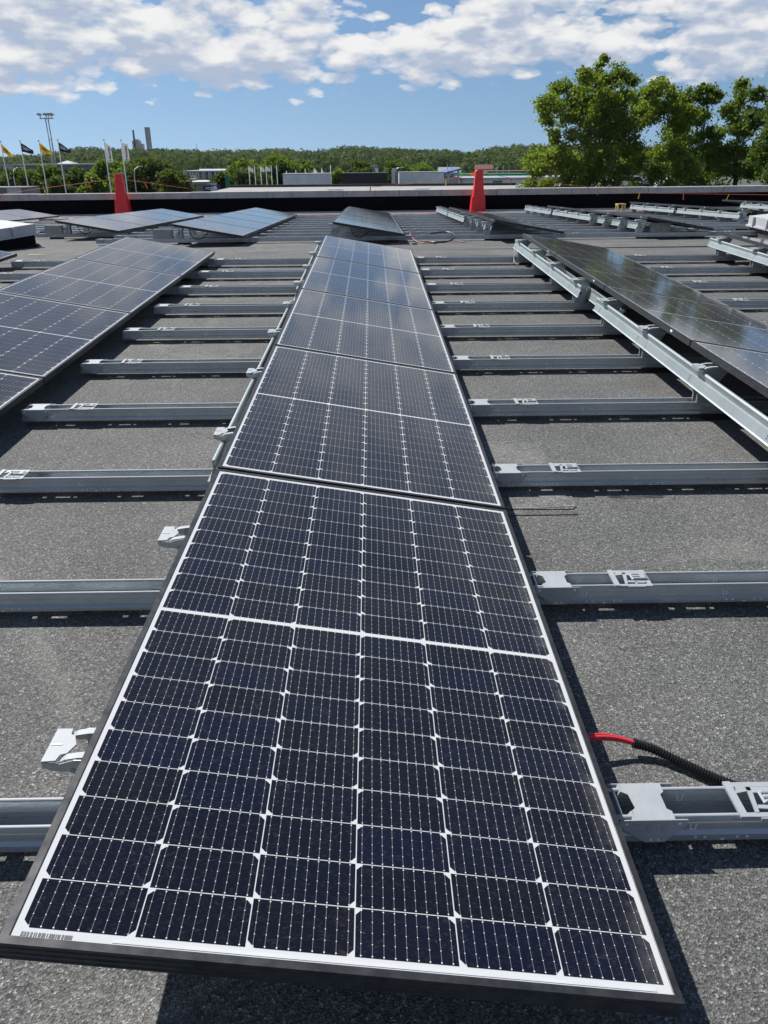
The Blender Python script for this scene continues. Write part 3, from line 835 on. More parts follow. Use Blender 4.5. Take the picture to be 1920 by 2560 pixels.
# roof-light curbs
def curb(name, x0, x1, y0, y1, z0, h, lab, wallmat, rot=0.0):
    px, py = (x1, y1)
    t = thing(name, lab, 'roof light', M1 @ T(px, py, 0) @ Matrix.Rotation(rot, 4, 'Z') @ T(-px, -py, 0))
    b = MB(); b.box(x0, x1, y0, y1, z0, z0 + h * .55)
    b.prism([(x0 - .06, z0), (x0, z0 + .05), (x1, z0 + .05), (x1 + .06, z0)], 'y', y0 - .05, y1 + .05)
    link('curb', b.mesh('curb', [wallmat]), t)
    b = MB(); e = .045
    b.box(x0 - e, x1 + e, y0 - e, y1 + e, z0 + h * .55, z0 + h * .62)
    b.box(x0 - e * .5, x1 + e * .5, y0 - e * .5, y1 + e * .5, z0 + h * .62, z0 + h)
    for i in range(1, int((y1 - y0) / .45) + 1):
        yy = y0 + i * .45 - .2
        b.box(x0 - e - .012, x0 - e * .5, yy, yy + .04, z0 + h * .55, z0 + h * .98); b.box(x1 + e * .5, x1 + e + .012, yy, yy + .04, z0 + h * .55, z0 + h * .98)
    link('flashing', b.mesh('flashing', ['white_metal']), t)
    b = MB(); b.prism([(x0, z0 + h), (x1, z0 + h), ((x0 + x1) / 2 + .2, z0 + h + .05), ((x0 + x1) / 2 - .2, z0 + h + .05)], 'y', y0, y1)
    link('cover', b.mesh('cover', ['white_metal']), t)
curb('roof_light', -7.1, -5.50, 8.9, 11.45, -.10, .33, 'low black roof light curb with white metal cover at the left', 'upstand_felt', R(-17))
curb('roof_light', 5.42, 6.9, 9.2, 11.9, -.12, .34, 'low grey roof light curb with white metal cover at the right edge', 'old_upstand')

# felt patches, cracks, chalk marks
def patch(poly, mat, lab, name='felt_patch', h=.004, M=M1, cat='felt patch'):
    b = MB(); b.prism(poly, 'z', .0005, h)
    tag(link(name, b.mesh(name, [mat]), None, M), lab, cat)
patch([(-.32, 2.055), (.325, 2.05), (.345, 2.07), (.35, 2.18), (.34, 2.60), (.345, 2.78), (.30, 2.80), (-.30, 2.80)], 'roof_felt_pale', 'pale rectangular felt patch beside the second panel under the third rail')
patch([(-.32, 1.995), (.335, 2.00), (.338, 2.035), (-.32, 2.04)], 'roof_felt_new', 'narrow dark felt strip crossing beside the joint of the first two panels')
patch([(-5.25, 9.50), (-4.1, 9.83), (-3.55, 9.88), (-3.5, 9.2), (-4.3, 9.12), (-5.5, 8.95)], 'roof_felt_new', 'darker felt sheet with a wavy lap edge left of the left row', h=.0032)
patch([(.75, 9.42), (1.25, 9.38), (2.0, 9.40), (2.05, 9.78), (.78, 9.80)], 'roof_felt_pale', 'pale felt repair sheet behind the right near row', h=.0032)
def crack(pts, w, mat, lab, name, M=M1, cat='crack'):
    b = MB()
    L_ = [(p[0], p[1] + w * (.6 + .4 * math.sin(i * 2.3))) for i, p in enumerate(pts)] + [(p[0], p[1] - w * (.6 + .4 * math.cos(i * 1.7))) for i, p in reversed(list(enumerate(pts)))]
    b.prism(L_, 'z', .0045, .0062)
    tag(link(name, b.mesh(name, [mat]), None, M), lab, cat)
crack([(.50, 2.165), (.55, 2.155), (.60, 2.150), (.66, 2.154), (.73, 2.160)], .004, 'crack', 'thin dark open seam in the felt just in front of the third rail', 'felt_seam')
crack([(.06, 2.064), (.15, 2.058), (.24, 2.062), (.30, 2.072), (.34, 2.074)], .0022, 'concrete', 'pale cracked edge along the felt patch', 'patch_edge')
crack([(.06, 2.80), (.18, 2.80), (.30, 2.79), (.345, 2.785)], .003, 'concrete', 'pale chalk line along the far side of the felt patch', 'chalk_line', cat='chalk mark')
crack([(-4.95, 10.35 - .55), (-4.82, 9.80), (-4.68, 9.86)], .02, 'chalk', 'yellow chalk stroke on the felt behind the left row', 'chalk_line', cat='chalk mark')

# scattered grit and felt crumbs: nobody could count it
b = MB(); r = random.Random(11)
for i in range(420):
    x, y = r.uniform(-3.5, 3.0), r.uniform(-.6, 9.5)
    s = r.uniform(.0015, .0045) * (1.6 if r.random() < .06 else 1)
    b.add([(x - s, y - s * .6, .0004), (x + s, y - s * .7, .0004), (x + s * .8, y + s, .0004), (x - s * .7, y + s * .8, .0004), (x + s * .1, y, s * .9)], [(0, 1, 4), (1, 2, 4), (2, 3, 4), (3, 0, 4)], 0 if r.random() < .7 else 1)
g = link('grit', b.mesh('grit', ['concrete', 'print_black']), None, M1); tag(g, 'scattered small pale grit lying on the dark roof felt', 'grit', None, 'stuff')

# yellow trestles behind the far right rows
def trestle(x, y, lab):
    t = thing('trestle', lab, 'trestle', M2 @ T(x, y, 0), 'yellow trestles by the parapet')
    for dx in (0, .20):
        b = MB(); b.box(dx - .018, dx + .018, -.12, -.09, 0, .17); b.box(dx - .018, dx + .018, .09, .12, 0, .17); b.box(dx - .018, dx + .018, -.09, .09, .14, .17); link('leg', b.mesh('leg', ['yellow_paint']), t)
    b = MB(); b.box(-.03, .23, -.12, .12, .17, .20); link('top_bar', b.mesh('top_bar', ['yellow_paint']), t)
trestle(7.05, 14.4, 'small yellow trestle just left of the far right panel row')

# ------------------------------------------------------------------ red barrier posts, cord, ribbons
def red_post(x, y, lean, lab):
    zb = (M2 @ Vector((x, 15.2, 0))).z
    t = thing('barrier_post', lab, 'barrier post', T(x, y, zb) @ Matrix.Rotation(lean, 4, 'Z'), 'red plastic barrier posts before the parapet')
    def taper(z0, z1, hw0, hw1, d0, d1, bev=.02):
        vs = []
        for z, hw, d in ((z0, hw0, d0), (z1, hw1, d1)):
            vs += [(-hw + bev, -d, z), (hw - bev, -d, z), (hw, -d + bev, z), (hw, d - bev, z), (hw - bev, d, z), (-hw + bev, d, z), (-hw, d - bev, z), (-hw, -d + bev, z)]
        fs = [(i, (i + 1) % 8, 8 + (i + 1) % 8, 8 + i) for i in range(8)] + [tuple(range(7, -1, -1)), tuple(range(8, 16))]
        return vs, fs
    b = MB()
    b.add(*taper(0, .44, .235, .20, .155, .135)); link('base', b.mesh('base', ['red_plastic']), t)
    b = MB()
    b.add(*taper(.44, 1.17, .170, .115, .125, .085)); b.add(*taper(1.17, 1.20, .115, .095, .085, .07))
    link('shaft', b.mesh('shaft', ['red_plastic']), t)
    b = MB(); b.add(*taper(.16, .30, .022, .020, .162, .157, .004)); b.add(*taper(.84, .99, .020, .017, .118, .110, .004))
    link('reflector', b.mesh('reflector', ['bright_red_plastic']), t)
red_post(-8.33, 25.45, R(-4), 'left red plastic barrier post standing before the black parapet')
red_post(2.89, 25.35, R(5), 'right red plastic barrier post standing before the black parapet')
ropes = [([(-12.91, .36), (-12.14, .44), (-11.37, .53), (-10.69, .62), (-9.27, .77), (-8.48, .86)], 'left end of the thin orange safety cord rising to the left red post'),
         ([(-8.2, .85), (-7.54, .76), (-6.85, .66), (-6.17, .57)], 'thin orange safety cord falling right from the left red post'),
         ([(-.45, .57), (.94, .67), (2.0, .79), (2.72, .94)], 'thin orange safety cord rising to the right red post'),
         ([(3.0, .96), (3.93, .8), (5.31, .63), (6.13, .55), (6.77, .44), (8.06, .34), (9.34, .31), (12.17, .25), (13.2, .23)], 'thin orange safety cord sagging right from the right red post across the parapet')]
for pts, lab in ropes:
    tube_thing('safety_cord', [(x, 25.42, z) for x, z in pts], .0055, 'orange_cord', lab, 'cord', Matrix(), 'orange safety cord')
rib = [(-12.1, .42, 'o', -.05), (-10.69, .60, 'y', .02), (-9.28, .75, 'o', .06), (-7.54, .75, 'o', .07), (-.5, .58, 'o', -.01), (2.25, .84, 'o', .02), (3.93, .80, 'o', -.03), (5.31, .62, 'y', -.03), (6.68, .46, 'o', 0), (8.02, .34, 'y', -.03), (9.42, .30, 'o', .01), (10.87, .27, 'y', -.06)]
where = ['at the far left end of the cord', 'left of the left red post', 'just left of the left red post', 'right of the left red post', 'in the middle between both red posts', 'just left of the right red post', 'just right of the right red post', 'before the oak tree', 'below the oak tree on the cord', 'before the black parapet above the far right row', 'between two yellow ribbons on the parapet', 'at the right end of the cord']
for (x, z, c, dx), wh in zip(rib, where):
    b = MB(); L_ = .17
    w_ = .018
    vs = []
    for i in range(6):
        t = i / 5; vs += [(x - w_ + dx * t, 25.405 - .02 * math.sin(t * 3), z - L_ * t), (x + w_ + dx * t, 25.405 + .02 * math.sin(t * 4), z - L_ * t)]
    vs += [(v[0], v[1] + .003, v[2]) for v in vs]
    fs = []
    for i in range(5):
        a = 2 * i; fs += [(a, a + 1, a + 3, a + 2), (a + 12, a + 14, a + 15, a + 13), (a, a + 2, a + 14, a + 12), (a + 1, a + 13, a + 15, a + 3)]
    fs += [(0, 12, 13, 1), (10, 11, 23, 22)]
    b.add(vs, fs)
    tag(link('ribbon', b.mesh('ribbon', ['orange_ribbon' if c == 'o' else 'yellow_ribbon'])), f'{"orange" if c == "o" else "yellow"} warning ribbon hanging {wh}', 'ribbon', 'warning ribbons on the safety cord')
b = MB(); b.prism([(3.0 - .36, .96), (3.0 - .16, .98), (3.0 - .16, .88), (3.0 - .36, .89)], 'y', 25.5, 25.503)
tag(link('ribbon', b.mesh('ribbon', ['yellow_ribbon'])), 'yellow tape tied to the top of the right red post', 'ribbon')

# ------------------------------------------------------------------ ground, hill, far forest
GZ = -8.0
b = MB(); b.box(-3500, 3500, -1500, 6000, GZ - 1, GZ)
structure('ground', b.mesh('ground', ['ground_mix']))

HP = [(-900, 6), (-560, 6.0), (-436, 6.7), (-389, 8.6), (-337, 15.8), (-281, 14.2), (-211, 12.4), (-155, 11.2), (-112, 14.3), (-79, 10.7), (-46, 13.9), (-13, 15.4), (24, 12.1), (72, 10.5), (119, 8.5), (152, 13.4), (185, 15.3), (260, 14), (420, 12), (560, 10), (900, 8)]
hx = np.array([p[0] for p in HP]); hz = np.array([p[1] for p in HP])
def hill_z(x, y):
    s = np.clip((y - 430) / 570.0, 0, 1); s = s * s * (3 - 2 * s)
    top = np.interp(x / np.maximum(y, 1) * 1000.0, hx, hz) - 11.0
    back = np.clip(1 - (y - 1010) / 900.0, .2, 1)
    return GZ + (top - GZ) * s * back
gx = np.linspace(-1100, 1100, 90); gy = np.concatenate([np.linspace(400, 1050, 40), np.linspace(1080, 2000, 14)])
XX, YY = np.meshgrid(gx, gy); ZZ = hill_z(XX, YY) - .5
vs = np.stack([XX, YY, ZZ], -1).reshape(-1, 3); nx = len(gx)
fs = [(j * nx + i, j * nx + i + 1, (j + 1) * nx + i + 1, (j + 1) * nx + i) for j in range(len(gy) - 1) for i in range(nx - 1)]
me = bpy.data.meshes.new('hill'); me.from_pydata(vs.tolist(), [], fs); me.materials.append(MATS['hill_floor'])
structure('hill', me)

def quads_mesh(name, centers, normals, sizes, mats, mi=None, aspect=1.0, bend=0.0):
    """many small leaf-sized quads as one mesh"""
    c = np.asarray(centers, np.float32); nrm = np.asarray(normals, np.float32); k = len(c)
    nrm /= np.linalg.norm(nrm, axis=1, keepdims=True) + 1e-9
    a = rng.normal(size=(k, 3)).astype(np.float32)
    u = np.cross(nrm, a); u /= np.linalg.norm(u, axis=1, keepdims=True) + 1e-9
    v = np.cross(nrm, u)
    s = np.asarray(sizes, np.float32)[:, None]
    u *= s; v *= s * aspect
    quad = np.stack([c - u, c - v * .85 + nrm * s * bend, c + u, c + v * .85 + nrm * s * bend], 1).reshape(-1, 3)
    me = bpy.data.meshes.new(name)
    me.vertices.add(4 * k); me.vertices.foreach_set('co', quad.ravel())
    me.loops.add(4 * k); me.loops.foreach_set('vertex_index', np.arange(4 * k, dtype=np.int32))
    me.polygons.add(k); me.polygons.foreach_set('loop_start', np.arange(0, 4 * k, 4, dtype=np.int32)); me.polygons.foreach_set('loop_total', np.full(k, 4, np.int32))
    for m in mats: me.materials.append(MATS[m])
    if mi is not None: me.polygons.foreach_set('material_index', np.asarray(mi, np.int32))
    me.update(calc_edges=True); me.validate()
    return me

def forest():
    C, Nn, S = [], [], []
    for (cnt, y0, y1, rad) in ((1650, 760, 1030, 8.0), (800, 520, 780, 7.0), (430, 430, 540, 6.0)):
        for i in range(cnt):
            y = rng.uniform(y0, y1); x = rng.uniform(-.85, .62) * y
            z = float(hill_z(np.array(x), np.array(y)))
            rr = rad * rng.uniform(.5, 1.45); h = rr * rng.uniform(.9, 1.6)
            k = 130
            d = rng.normal(size=(k, 3)); d[:, 2] = np.abs(d[:, 2]) * 1.0 - .25; d /= np.linalg.norm(d, axis=1, keepdims=True)
            rad_j = rng.uniform(.72, 1.06, size=(k, 1))
            p = d * rad_j * np.array([rr, rr, h]) + np.array([x, y, z + 10.2 - h * .9 + rng.uniform(-2.2, 2.4)])
            C.append(p); Nn.append(d + rng.normal(scale=.35, size=(k, 3))); S.append(rng.uniform(.5, 1.0, size=k) * rr * .19)
    me = quads_mesh('forest', np.concatenate(C), np.concatenate(Nn), np.concatenate(S), ['forest_leaf'])
    o = link('forest', me); tag(o, 'dense green deciduous forest covering the far hills along the horizon', 'forest', None, 'stuff')
forest()

# ------------------------------------------------------------------ trees
def limb(b, p0, p1, r0, r1, wob=.12, nseg=6, seed=0):
    rr = random.Random(seed); p0 = Vector(p0); p1 = Vector(p1); L_ = (p1 - p0).length
    pts = []; rs = []
    for i in range(nseg + 1):
        t = i / nseg; p = p0.lerp(p1, t); sag = math.sin(t * math.pi) * L_ * .06
        if 0 < i < nseg: p += Vector((rr.uniform(-1, 1), rr.uniform(-1, 1), rr.uniform(-.5, .8))) * L_ * wob * .35
        p.z -= sag * .4
        pts.append(p); rs.append(r0 + (r1 - r0) * t)
    b.tube(pts, rs, 6)
    return pts

def lobed_tree(name, label, lobes, y, depth, base, leafmat, barkmat, leaf=.15, per=330, group=None, trunk_r=.32, fork=None, spread=.55, subs=13, seed=1):
    """a tree whose crown is many separate leafy sprays carried by limbs"""
    rr = random.Random(seed); t = thing(name, label, 'tree', T(base[0], base[1], GZ), group)
    off = Vector((base[0], base[1], GZ))
    b = MB(); fk = Vector(fork) - off
    limb(b, (0, 0, 0), fk, trunk_r, trunk_r * .62, .05, 7, seed)
    C, Nn, S = [], [], []
    nodes = [(fk, trunk_r * .55)]
    order = sorted(lobes, key=lambda q: (q[1]))
    for i, (lx, lz, lr) in enumerate(order):
        ly = y + rr.uniform(-depth, depth) * (1 if lr < 1.1 else .8)
        c = Vector((lx, ly, lz)) - off
        cand = [q for q in nodes if q[0].z < c.z + .3] or nodes
        st = min(cand, key=lambda q: (q[0] - c).length + (0 if q[1] > .03 else .6) + max(0, q[0].z - c.z) * 2)
        r0 = max(.020, min(st[1] * .72, .030 * (st[0] - c).length + .02))
        pts = limb(b, st[0], c, r0, .016, .16, 6, seed * 31 + i)
        nodes.append((c, r0 * .6)); nodes.append((pts[3], r0 * .8))
        k_sub = max(5, int(subs * (lr / .8) ** 1.5))
        for q in range(k_sub):
            d = Vector((rr.gauss(0, 1), rr.gauss(0, 1), rr.gauss(0, 1))).normalized() * lr * rr.uniform(.35, 1.0)
            sc = c + Vector((d.x, d.y, d.z * .85))
            if rr.random() < .45: limb(b, pts[4], sc, .016, .006, .2, 3, seed * 77 + i * 13 + q)
            kk = int(per / subs * rr.uniform(.5, 1.5)); sg = spread * lr * rr.uniform(.16, .34) + .06
            pp = rng.normal(size=(kk, 3)) * np.array([sg * 1.25, sg * 1.25, sg * .8]) + np.array(sc)
            C.append(pp); nn = rng.normal(size=(kk, 3)); nn[:, 2] = nn[:, 2] * .8 + .55; Nn.append(nn)
            S.append(rng.uniform(.55, 1.2, size=kk) * leaf)
    link('trunk', b.mesh('trunk', [barkmat], True), t)
    link('crown', quads_mesh('crown', np.concatenate(C), np.concatenate(Nn), np.concatenate(S), [leafmat], aspect=.8, bend=.12), t)
    return t

OAK = [(13.76, 6.78, 0.4), (13.07, 6.12, 0.79), (14.44, 5.86, 0.9), (15.54, 6.19, 0.79), (16.34, 5.94, 0.56), (11.99, 5.38, 0.79), (11.1, 4.62, 0.85), (10.75, 4.11, 0.51), (13.19, 4.95, 1.24), (14.57, 4.68, 1.24), (15.41, 4.93, 0.9), (12.13, 3.93, 0.9), (11.18, 3.68, 0.56), (13.59, 3.83, 1.24), (15.08, 3.65, 1.13), (14.79, 2.69, 1.02), (11.56, 2.67, 0.51), (13.02, 2.7, 0.79), (16.13, 3.03, 1.02), (16.61, 3.81, 0.9), (17.86, 4.66, 1.02), (18.32, 5.51, 0.79), (17.39, 5.26, 0.68), (18.7, 5.5, 0.51), (17.15, 4.92, 0.79), (17.98, 3.81, 0.9), (18.71, 4.15, 0.68), (10.86, 1.56, 1.02), (11.87, 1.29, 1.13), (10.43, 0.67, 0.79), (12.9, 0.92, 1.13), (14.16, 1.27, 1.24), (15.33, 1.44, 1.13), (14.26, 0.27, 1.02), (12.77, 0.19, 0.9), (15.97, 0.26, 0.9), (16.75, 1.97, 1.02), (17.57, 1.07, 1.02), (18.47, 0.33, 0.9),
       (19.3, 4.5, .55), (19.6, 3.3, .85), (20.3, 3.9, .7), (20.2, 2.2, .95), (19.4, 1.9, .8), (19.7, .7, 1.0), (20.6, .6, .8), (19.4, -.7, 1.0), (11.5, -.6, 1.0), (13.4, -.9, 1.1), (15.2, -.8, 1.1), (17.2, -.7, 1.0), (9.9, -.3, .7)]
T2 = [(21.87, 5.32, 0.73), (21.42, 4.86, 0.79), (22.64, 5.13, 0.73), (23.34, 5.03, 0.56), (22.35, 5.64, 0.45), (21.56, 3.92, 0.9), (22.61, 4.01, 0.85), (23.57, 4.0, 0.62), (21.42, 2.78, 0.96), (22.49, 2.77, 1.02), (23.64, 2.96, 0.85), (21.05, 1.62, 1.02), (22.17, 1.42, 1.07), (23.39, 1.9, 0.96), (24.19, 1.01, 0.85), (21.81, 0.23, 0.96), (23.03, 0.12, 0.85), (24.25, 0.02, 0.68), (22.2, -1.0, 1.0), (23.9, -1.1, .9)]
T3 = [(24.2, 5.54, 0.62), (24.77, 5.67, 0.45), (23.78, 5.1, 0.4), (24.53, 4.84, 0.73), (23.35, 4.13, 0.56), (24.21, 3.86, 0.85), (25.09, 4.03, 0.73), (23.87, 2.96, 0.85), (24.9, 2.86, 0.85), (23.77, 1.77, 0.85), (24.63, 1.57, 0.96), (25.53, 1.75, 0.85), (24.11, 0.45, 0.85), (25.15, 0.44, 0.85), (25.99, 0.44, 0.73), (24.6, -.8, .9)]
T4 = [(24.12, 4.99, 0.62), (24.68, 4.09, 0.9), (24.23, 3.51, 0.68), (24.64, 2.41, 0.96), (24.66, 1.37, 0.9), (25.07, 0.32, 0.9), (25.2, 4.74, 1.13), (25.55, 3.08, 1.24), (25.82, 1.36, 1.24), (26.6, 4.6, 1.2), (26.9, 2.6, 1.3), (26.9, .6, 1.2), (25.2, -.9, .9)]
lobed_tree('oak_tree', 'big spreading oak with uneven crown beyond the parapet, tallest of the trees', OAK, 55, 1.7, (15.2, 55.4), 'oak_leaf', 'dark_bark', .105, 1050, 'tall trees beyond the parapet', .42, (15.0, 55.2, -1.6), .55, 13, 4)
lobed_tree('slim_tree', 'slimmer tree with gaps just right of the big oak', T2, 60, 1.5, (22.6, 60.3), 'maple_leaf', 'dark_bark', .11, 850, 'tall trees beyond the parapet', .26, (22.5, 60.2, -1.8), .55, 13, 5)
lobed_tree('slim_tree', 'yellow green tree with a visible straight trunk at right', T3, 57, 1.3, (24.95, 57.2), 'lime_leaf', 'dark_bark', .105, 620, 'tall trees beyond the parapet', .22, (24.8, 57.1, 1.0), .55, 13, 6)
lobed_tree('slim_tree', 'dark dense tree cut by the right edge of the photo', T4, 53, 1.4, (25.6, 53.2), 'dark_leaf', 'dark_bark', .11, 950, 'tall trees beyond the parapet', .26, (25.5, 53.1, -1.0), .55, 13, 8)

def round_tree(name, label, x, y, top, w, leafmat, seed, group='round trees beyond the parapet', low=-3.2, leaf=.18, dens=1.7):
    rr = random.Random(seed); top -= .35; h = top - low
    lobes = []
    k = int(9 + w * 2.0)
    for i in range(k):
        tz = (i + .5) / k; prof = math.sqrt(max(.05, 1 - (max(0, tz - .42) / .60) ** 2)) * (.72 + .28 * min(1, tz / .35))
        for s in range(2):
            lobes.append((x + rr.uniform(-1, 1) * w * .5 * prof * .78, low + h * tz * .92, w * rr.uniform(.14, .22)))
    return lobed_tree(name, label, lobes, y, w * .36, (x, y), leafmat, 'bark', leaf, int(210 * dens), group, .2, (x, y, low + .3), .75, 9, seed)
round_tree('round_tree', 'olive tree with rounded crown at the far left edge behind the first flag pole', -36.6, 85, .95, 4.2, 'olive_leaf', 11)
round_tree('round_tree', 'dark tree between the second and third flag poles', -35.7, 92, 1.35, 3.6, 'dark_leaf', 12)
round_tree('round_tree', 'low olive tree behind the third flag pole', -30.2, 80, .45, 3.0, 'olive_leaf', 13)
round_tree('round_tree', 'olive tree with drooping crown right of the fourth flag pole', -30.3, 85, 1.15, 3.4, 'olive_leaf', 14)
round_tree('round_tree', 'low mid green tree left of the first white banner', -27.2, 80, .45, 3.0, 'maple_leaf', 15)
round_tree('round_tree', 'bright green tree behind the two white banners', -32.0, 100, 1.7, 4.6, 'lime_leaf', 16)
round_tree('round_tree', 'dark green tree between the two white banners', -28.0, 95, 1.35, 3.6, 'maple_leaf', 17)
round_tree('round_tree', 'wide drooping olive tree right of the left red post', -24.3, 90, 1.75, 6.0, 'olive_leaf', 18, dens=2.1)
round_tree('round_tree', 'olive tree leaning against the wide one, left of the parking deck', -20.7, 85, .85, 4.0, 'olive_leaf', 19)
round_tree('round_tree', 'small drooping tree behind the blue sign', -16.9, 92, .45, 3.3, 'olive_leaf', 20)
round_tree('round_tree', 'bright yellow green tree above the six small flags', -17.0, 110, 1.75, 5.0, 'lime_leaf', 21)
round_tree('round_tree', 'broad green tree right of the six small flags', -13.4, 116, 1.8, 6.4, 'maple_leaf', 22, dens=2.0)
round_tree('round_tree', 'olive tree behind the six small flags', -15.6, 101, .5, 4.4, 'olive_leaf', 23)
round_tree('round_tree', 'mid green tree behind the left white rooftop box', -10.0, 120, 1.3, 4.0, 'maple_leaf', 24)
round_tree('round_tree', 'lime green tree showing left of the black rooftop box', -4.0, 88, .9, 2.6, 'lime_leaf', 25)
round_tree('round_tree', 'rounded olive tree above the black rooftop box', -1.6, 95, 1.5, 3.6, 'olive_leaf', 26)
round_tree('round_tree', 'dark tree behind the silver arch sign', 4.6, 150, .95, 6.5, 'dark_leaf', 27)
round_tree('round_tree', 'low green tree behind the right white rooftop box', 9.5, 160, .2, 6.0, 'maple_leaf', 28)
round_tree('round_tree', 'small low tree left of the first flag poles', -41.5, 100, .7, 4.2, 'dark_leaf', 29)

# ------------------------------------------------------------------ text
def text_mesh(s, size, mat, extr=.0, bold=False):
    cu = bpy.data.curves.new('lettering', 'FONT'); cu.body = s; cu.size = size; cu.extrude = extr; cu.align_x = 'CENTER'; cu.align_y = 'CENTER'
    if bold: cu.offset = size * .018
    o = bpy.data.objects.new('tmp', cu); COL.objects.link(o)
    dg = bpy.context.evaluated_depsgraph_get(); me = bpy.data.meshes.new_from_object(o.evaluated_get(dg))
    bpy.data.objects.remove(o); bpy.data.curves.remove(cu)
    me.materials.clear(); me.materials.append(MATS[mat]); me.name = 'lettering'
    return me

# ------------------------------------------------------------------ flag poles
def flag_pole(x, y, top, label, corners, mat, group, text=None, tmat=None, r=.045, wave=.10, vert=False, ball=True):
    """corners: hoist top, hoist bottom, fly bottom, fly top as (x,z)"""
    t = thing('flag_pole', label, 'flag pole', T(x, y, GZ), group)
    b = MB(); b.tube([(0, 0, 0), (0, 0, (top - GZ) * .5), (0, 0, top - GZ)], [r * 1.25, r, r * .7], 8)
    link('pole', b.mesh('pole', ['pole_white'], True), t)
    if ball:
        b = MB(); k = 6
        b.tube([(0, 0, top - GZ - .02 + .11 * i / k) for i in range(k + 1)], [.012 + .055 * math.sin(math.pi * i / k) for i in range(k + 1)], 8)
        link('finial', b.mesh('finial', ['white_metal'], True), t)
    if corners is None: return t
    A, B_, C_, D = [Vector((c[0] - x, 0, c[1] - GZ)) for c in corners]
    def f(u, v, d=0.0):
        p = (A.lerp(D, u)).lerp(B_.lerp(C_, u), v)
        return Vector((p.x, wave * math.sin(u * 5.2 + v * 1.3) * u - d, p.z + .03 * math.sin(u * 6 + 1) * u))
    nu, nv = 14, 8; vs = []; fs = []
    for s, d in ((0, 0.0), (1, -.008)):
        for j in range(nv + 1):
            for i in range(nu + 1): vs.append(f(i / nu, j / nv, d))
    q = (nu + 1) * (nv + 1)
    for j in range(nv):
        for i in range(nu):
            a = j * (nu + 1) + i
            fs.append((a, a + 1, a + nu + 2, a + nu + 1)); fs.append((q + a, q + a + nu + 1, q + a + nu + 2, q + a + 1))
    for i in range(nu):
        fs.append((i, q + i, q + i + 1, i + 1)); e = nv * (nu + 1) + i; fs.append((e, e + 1, q + e + 1, q + e))
    for j in range(nv):
        a = j * (nu + 1); fs.append((a, a + nu + 1, q + a + nu + 1, q + a)); e = a + nu; fs.append((e, q + e, q + e + nu + 1, e + nu + 1))
    b = MB(); b.add(vs, fs); fl = link('flag', b.mesh('flag', [mat], True), t)
    if text:
        for s, size, (cu, cv), ww, hh in text:
            if s is None:                          # small second line, unreadable in the photo: a plain bar
                b = MB(); pv = []
                for i in range(9):
                    for e in (-1, 1): pv.append(f(cu + (i / 8 - .5) * ww, cv + e * hh / 2, .012))
                b.add(pv, [(2 * i, 2 * i + 2, 2 * i + 3, 2 * i + 1) for i in range(8)]); link('print', b.mesh('print', [tmat]), fl); continue
            me = text_mesh(s, 1.0, tmat, 0, True)
            xs_ = [v.co.x for v in me.vertices]; ys_ = [v.co.y for v in me.vertices]
            x0, x1, y0, y1 = min(xs_), max(xs_), min(ys_), max(ys_)
            for v in me.vertices:
                a = (v.co.x - x0) / (x1 - x0) - .5; c = (v.co.y - y0) / (y1 - y0) - .5
                if vert: u_, v_ = cu + c * -ww * -1 * -1, cv - a * hh
                else: u_, v_ = cu + a * ww, cv - c * hh
                v.co = f(u_, v_, .014)
            link('lettering', me, fl)
    return t
st = [('stadium', 1, (.46, .30), .74, .26), (None, 1, (.33, .56), .42, .16)]
flag_pole(-26.69, 60, 2.72, 'leftmost white pole with yellow flag with black stadium print', [(-26.67, 2.58), (-26.66, 2.03), (-26.0, 1.66), (-26.08, 1.97)], 'flag_yellow', 'flag poles left of the red post', st, 'letter_black')
flag_pole(-25.32, 60, 2.72, 'white pole with black flag with white stadium print, second from left', [(-25.28, 2.62), (-25.29, 2.05), (-24.5, 1.90), (-24.47, 2.14)], 'flag_black', 'flag poles left of the red post', st, 'letter_white')
flag_pole(-24.0, 60, 2.74, 'white pole with wide yellow flag before the tall light mast', [(-23.96, 2.63), (-23.97, 2.05), (-23.2, 1.82), (-23.25, 2.05)], 'flag_yellow', 'flag poles left of the red post', st, 'letter_black')
flag_pole(-22.66, 60, 2.77, 'white pole with black flag with white stadium print, right of the light mast', [(-22.62, 2.66), (-22.62, 2.07), (-21.85, 1.95), (-21.84, 2.14)], 'flag_black', 'flag poles left of the red post', st, 'letter_white')
hk = [('Hooks', 1, (.58, .50), .46, .74)]
flag_pole(-19.4, 60, 2.76, 'white pole with tall white Hooks banner, left of the red post', [(-19.37, 2.62), (-19.37, 1.27), (-18.93, 1.31), (-18.97, 2.38)], 'flag_white', 'white banner poles by the red post', hk, 'letter_black', vert=True, wave=.05)
flag_pole(-18.2, 60, 2.74, 'white pole with tall white Hooks banner, right of the red post top', [(-18.17, 2.60), (-18.17, 1.30), (-17.75, 1.40), (-17.75, 2.50)], 'flag_white', 'white banner poles by the red post', hk, 'letter_black', vert=True, wave=.05)
sp = [(-14.35, .77, 'flag_white', 'white', .38, 'leftmost of six small poles with white flag'), (-13.69, .77, 'flag_blue', 'blue', .16, 'small pole with hanging blue flag, second of six'), (-13.02, .76, 'flag_white', 'white', .30, 'small pole with white flag, third of six'), (-12.40, .80, 'flag_white', 'white', .34, 'small pole with wide white flag, fourth of six'), (-11.81, .79, 'flag_blue', 'blue', .10, 'small pole with limp dark blue flag, fifth of six'), (-11.19, .79, 'flag_green', 'green', .15, 'small pole with green flag, rightmost of six')]
for x, top, m, c, w_, lab in sp:
    flag_pole(x, 95, top, lab, [(x + .04, top - .02), (x + .04, top - .52), (x + w_ + .12, top - .58), (x + w_ + .10, top - .25)], m, 'six small flag poles before the trees', r=.055, wave=.04)
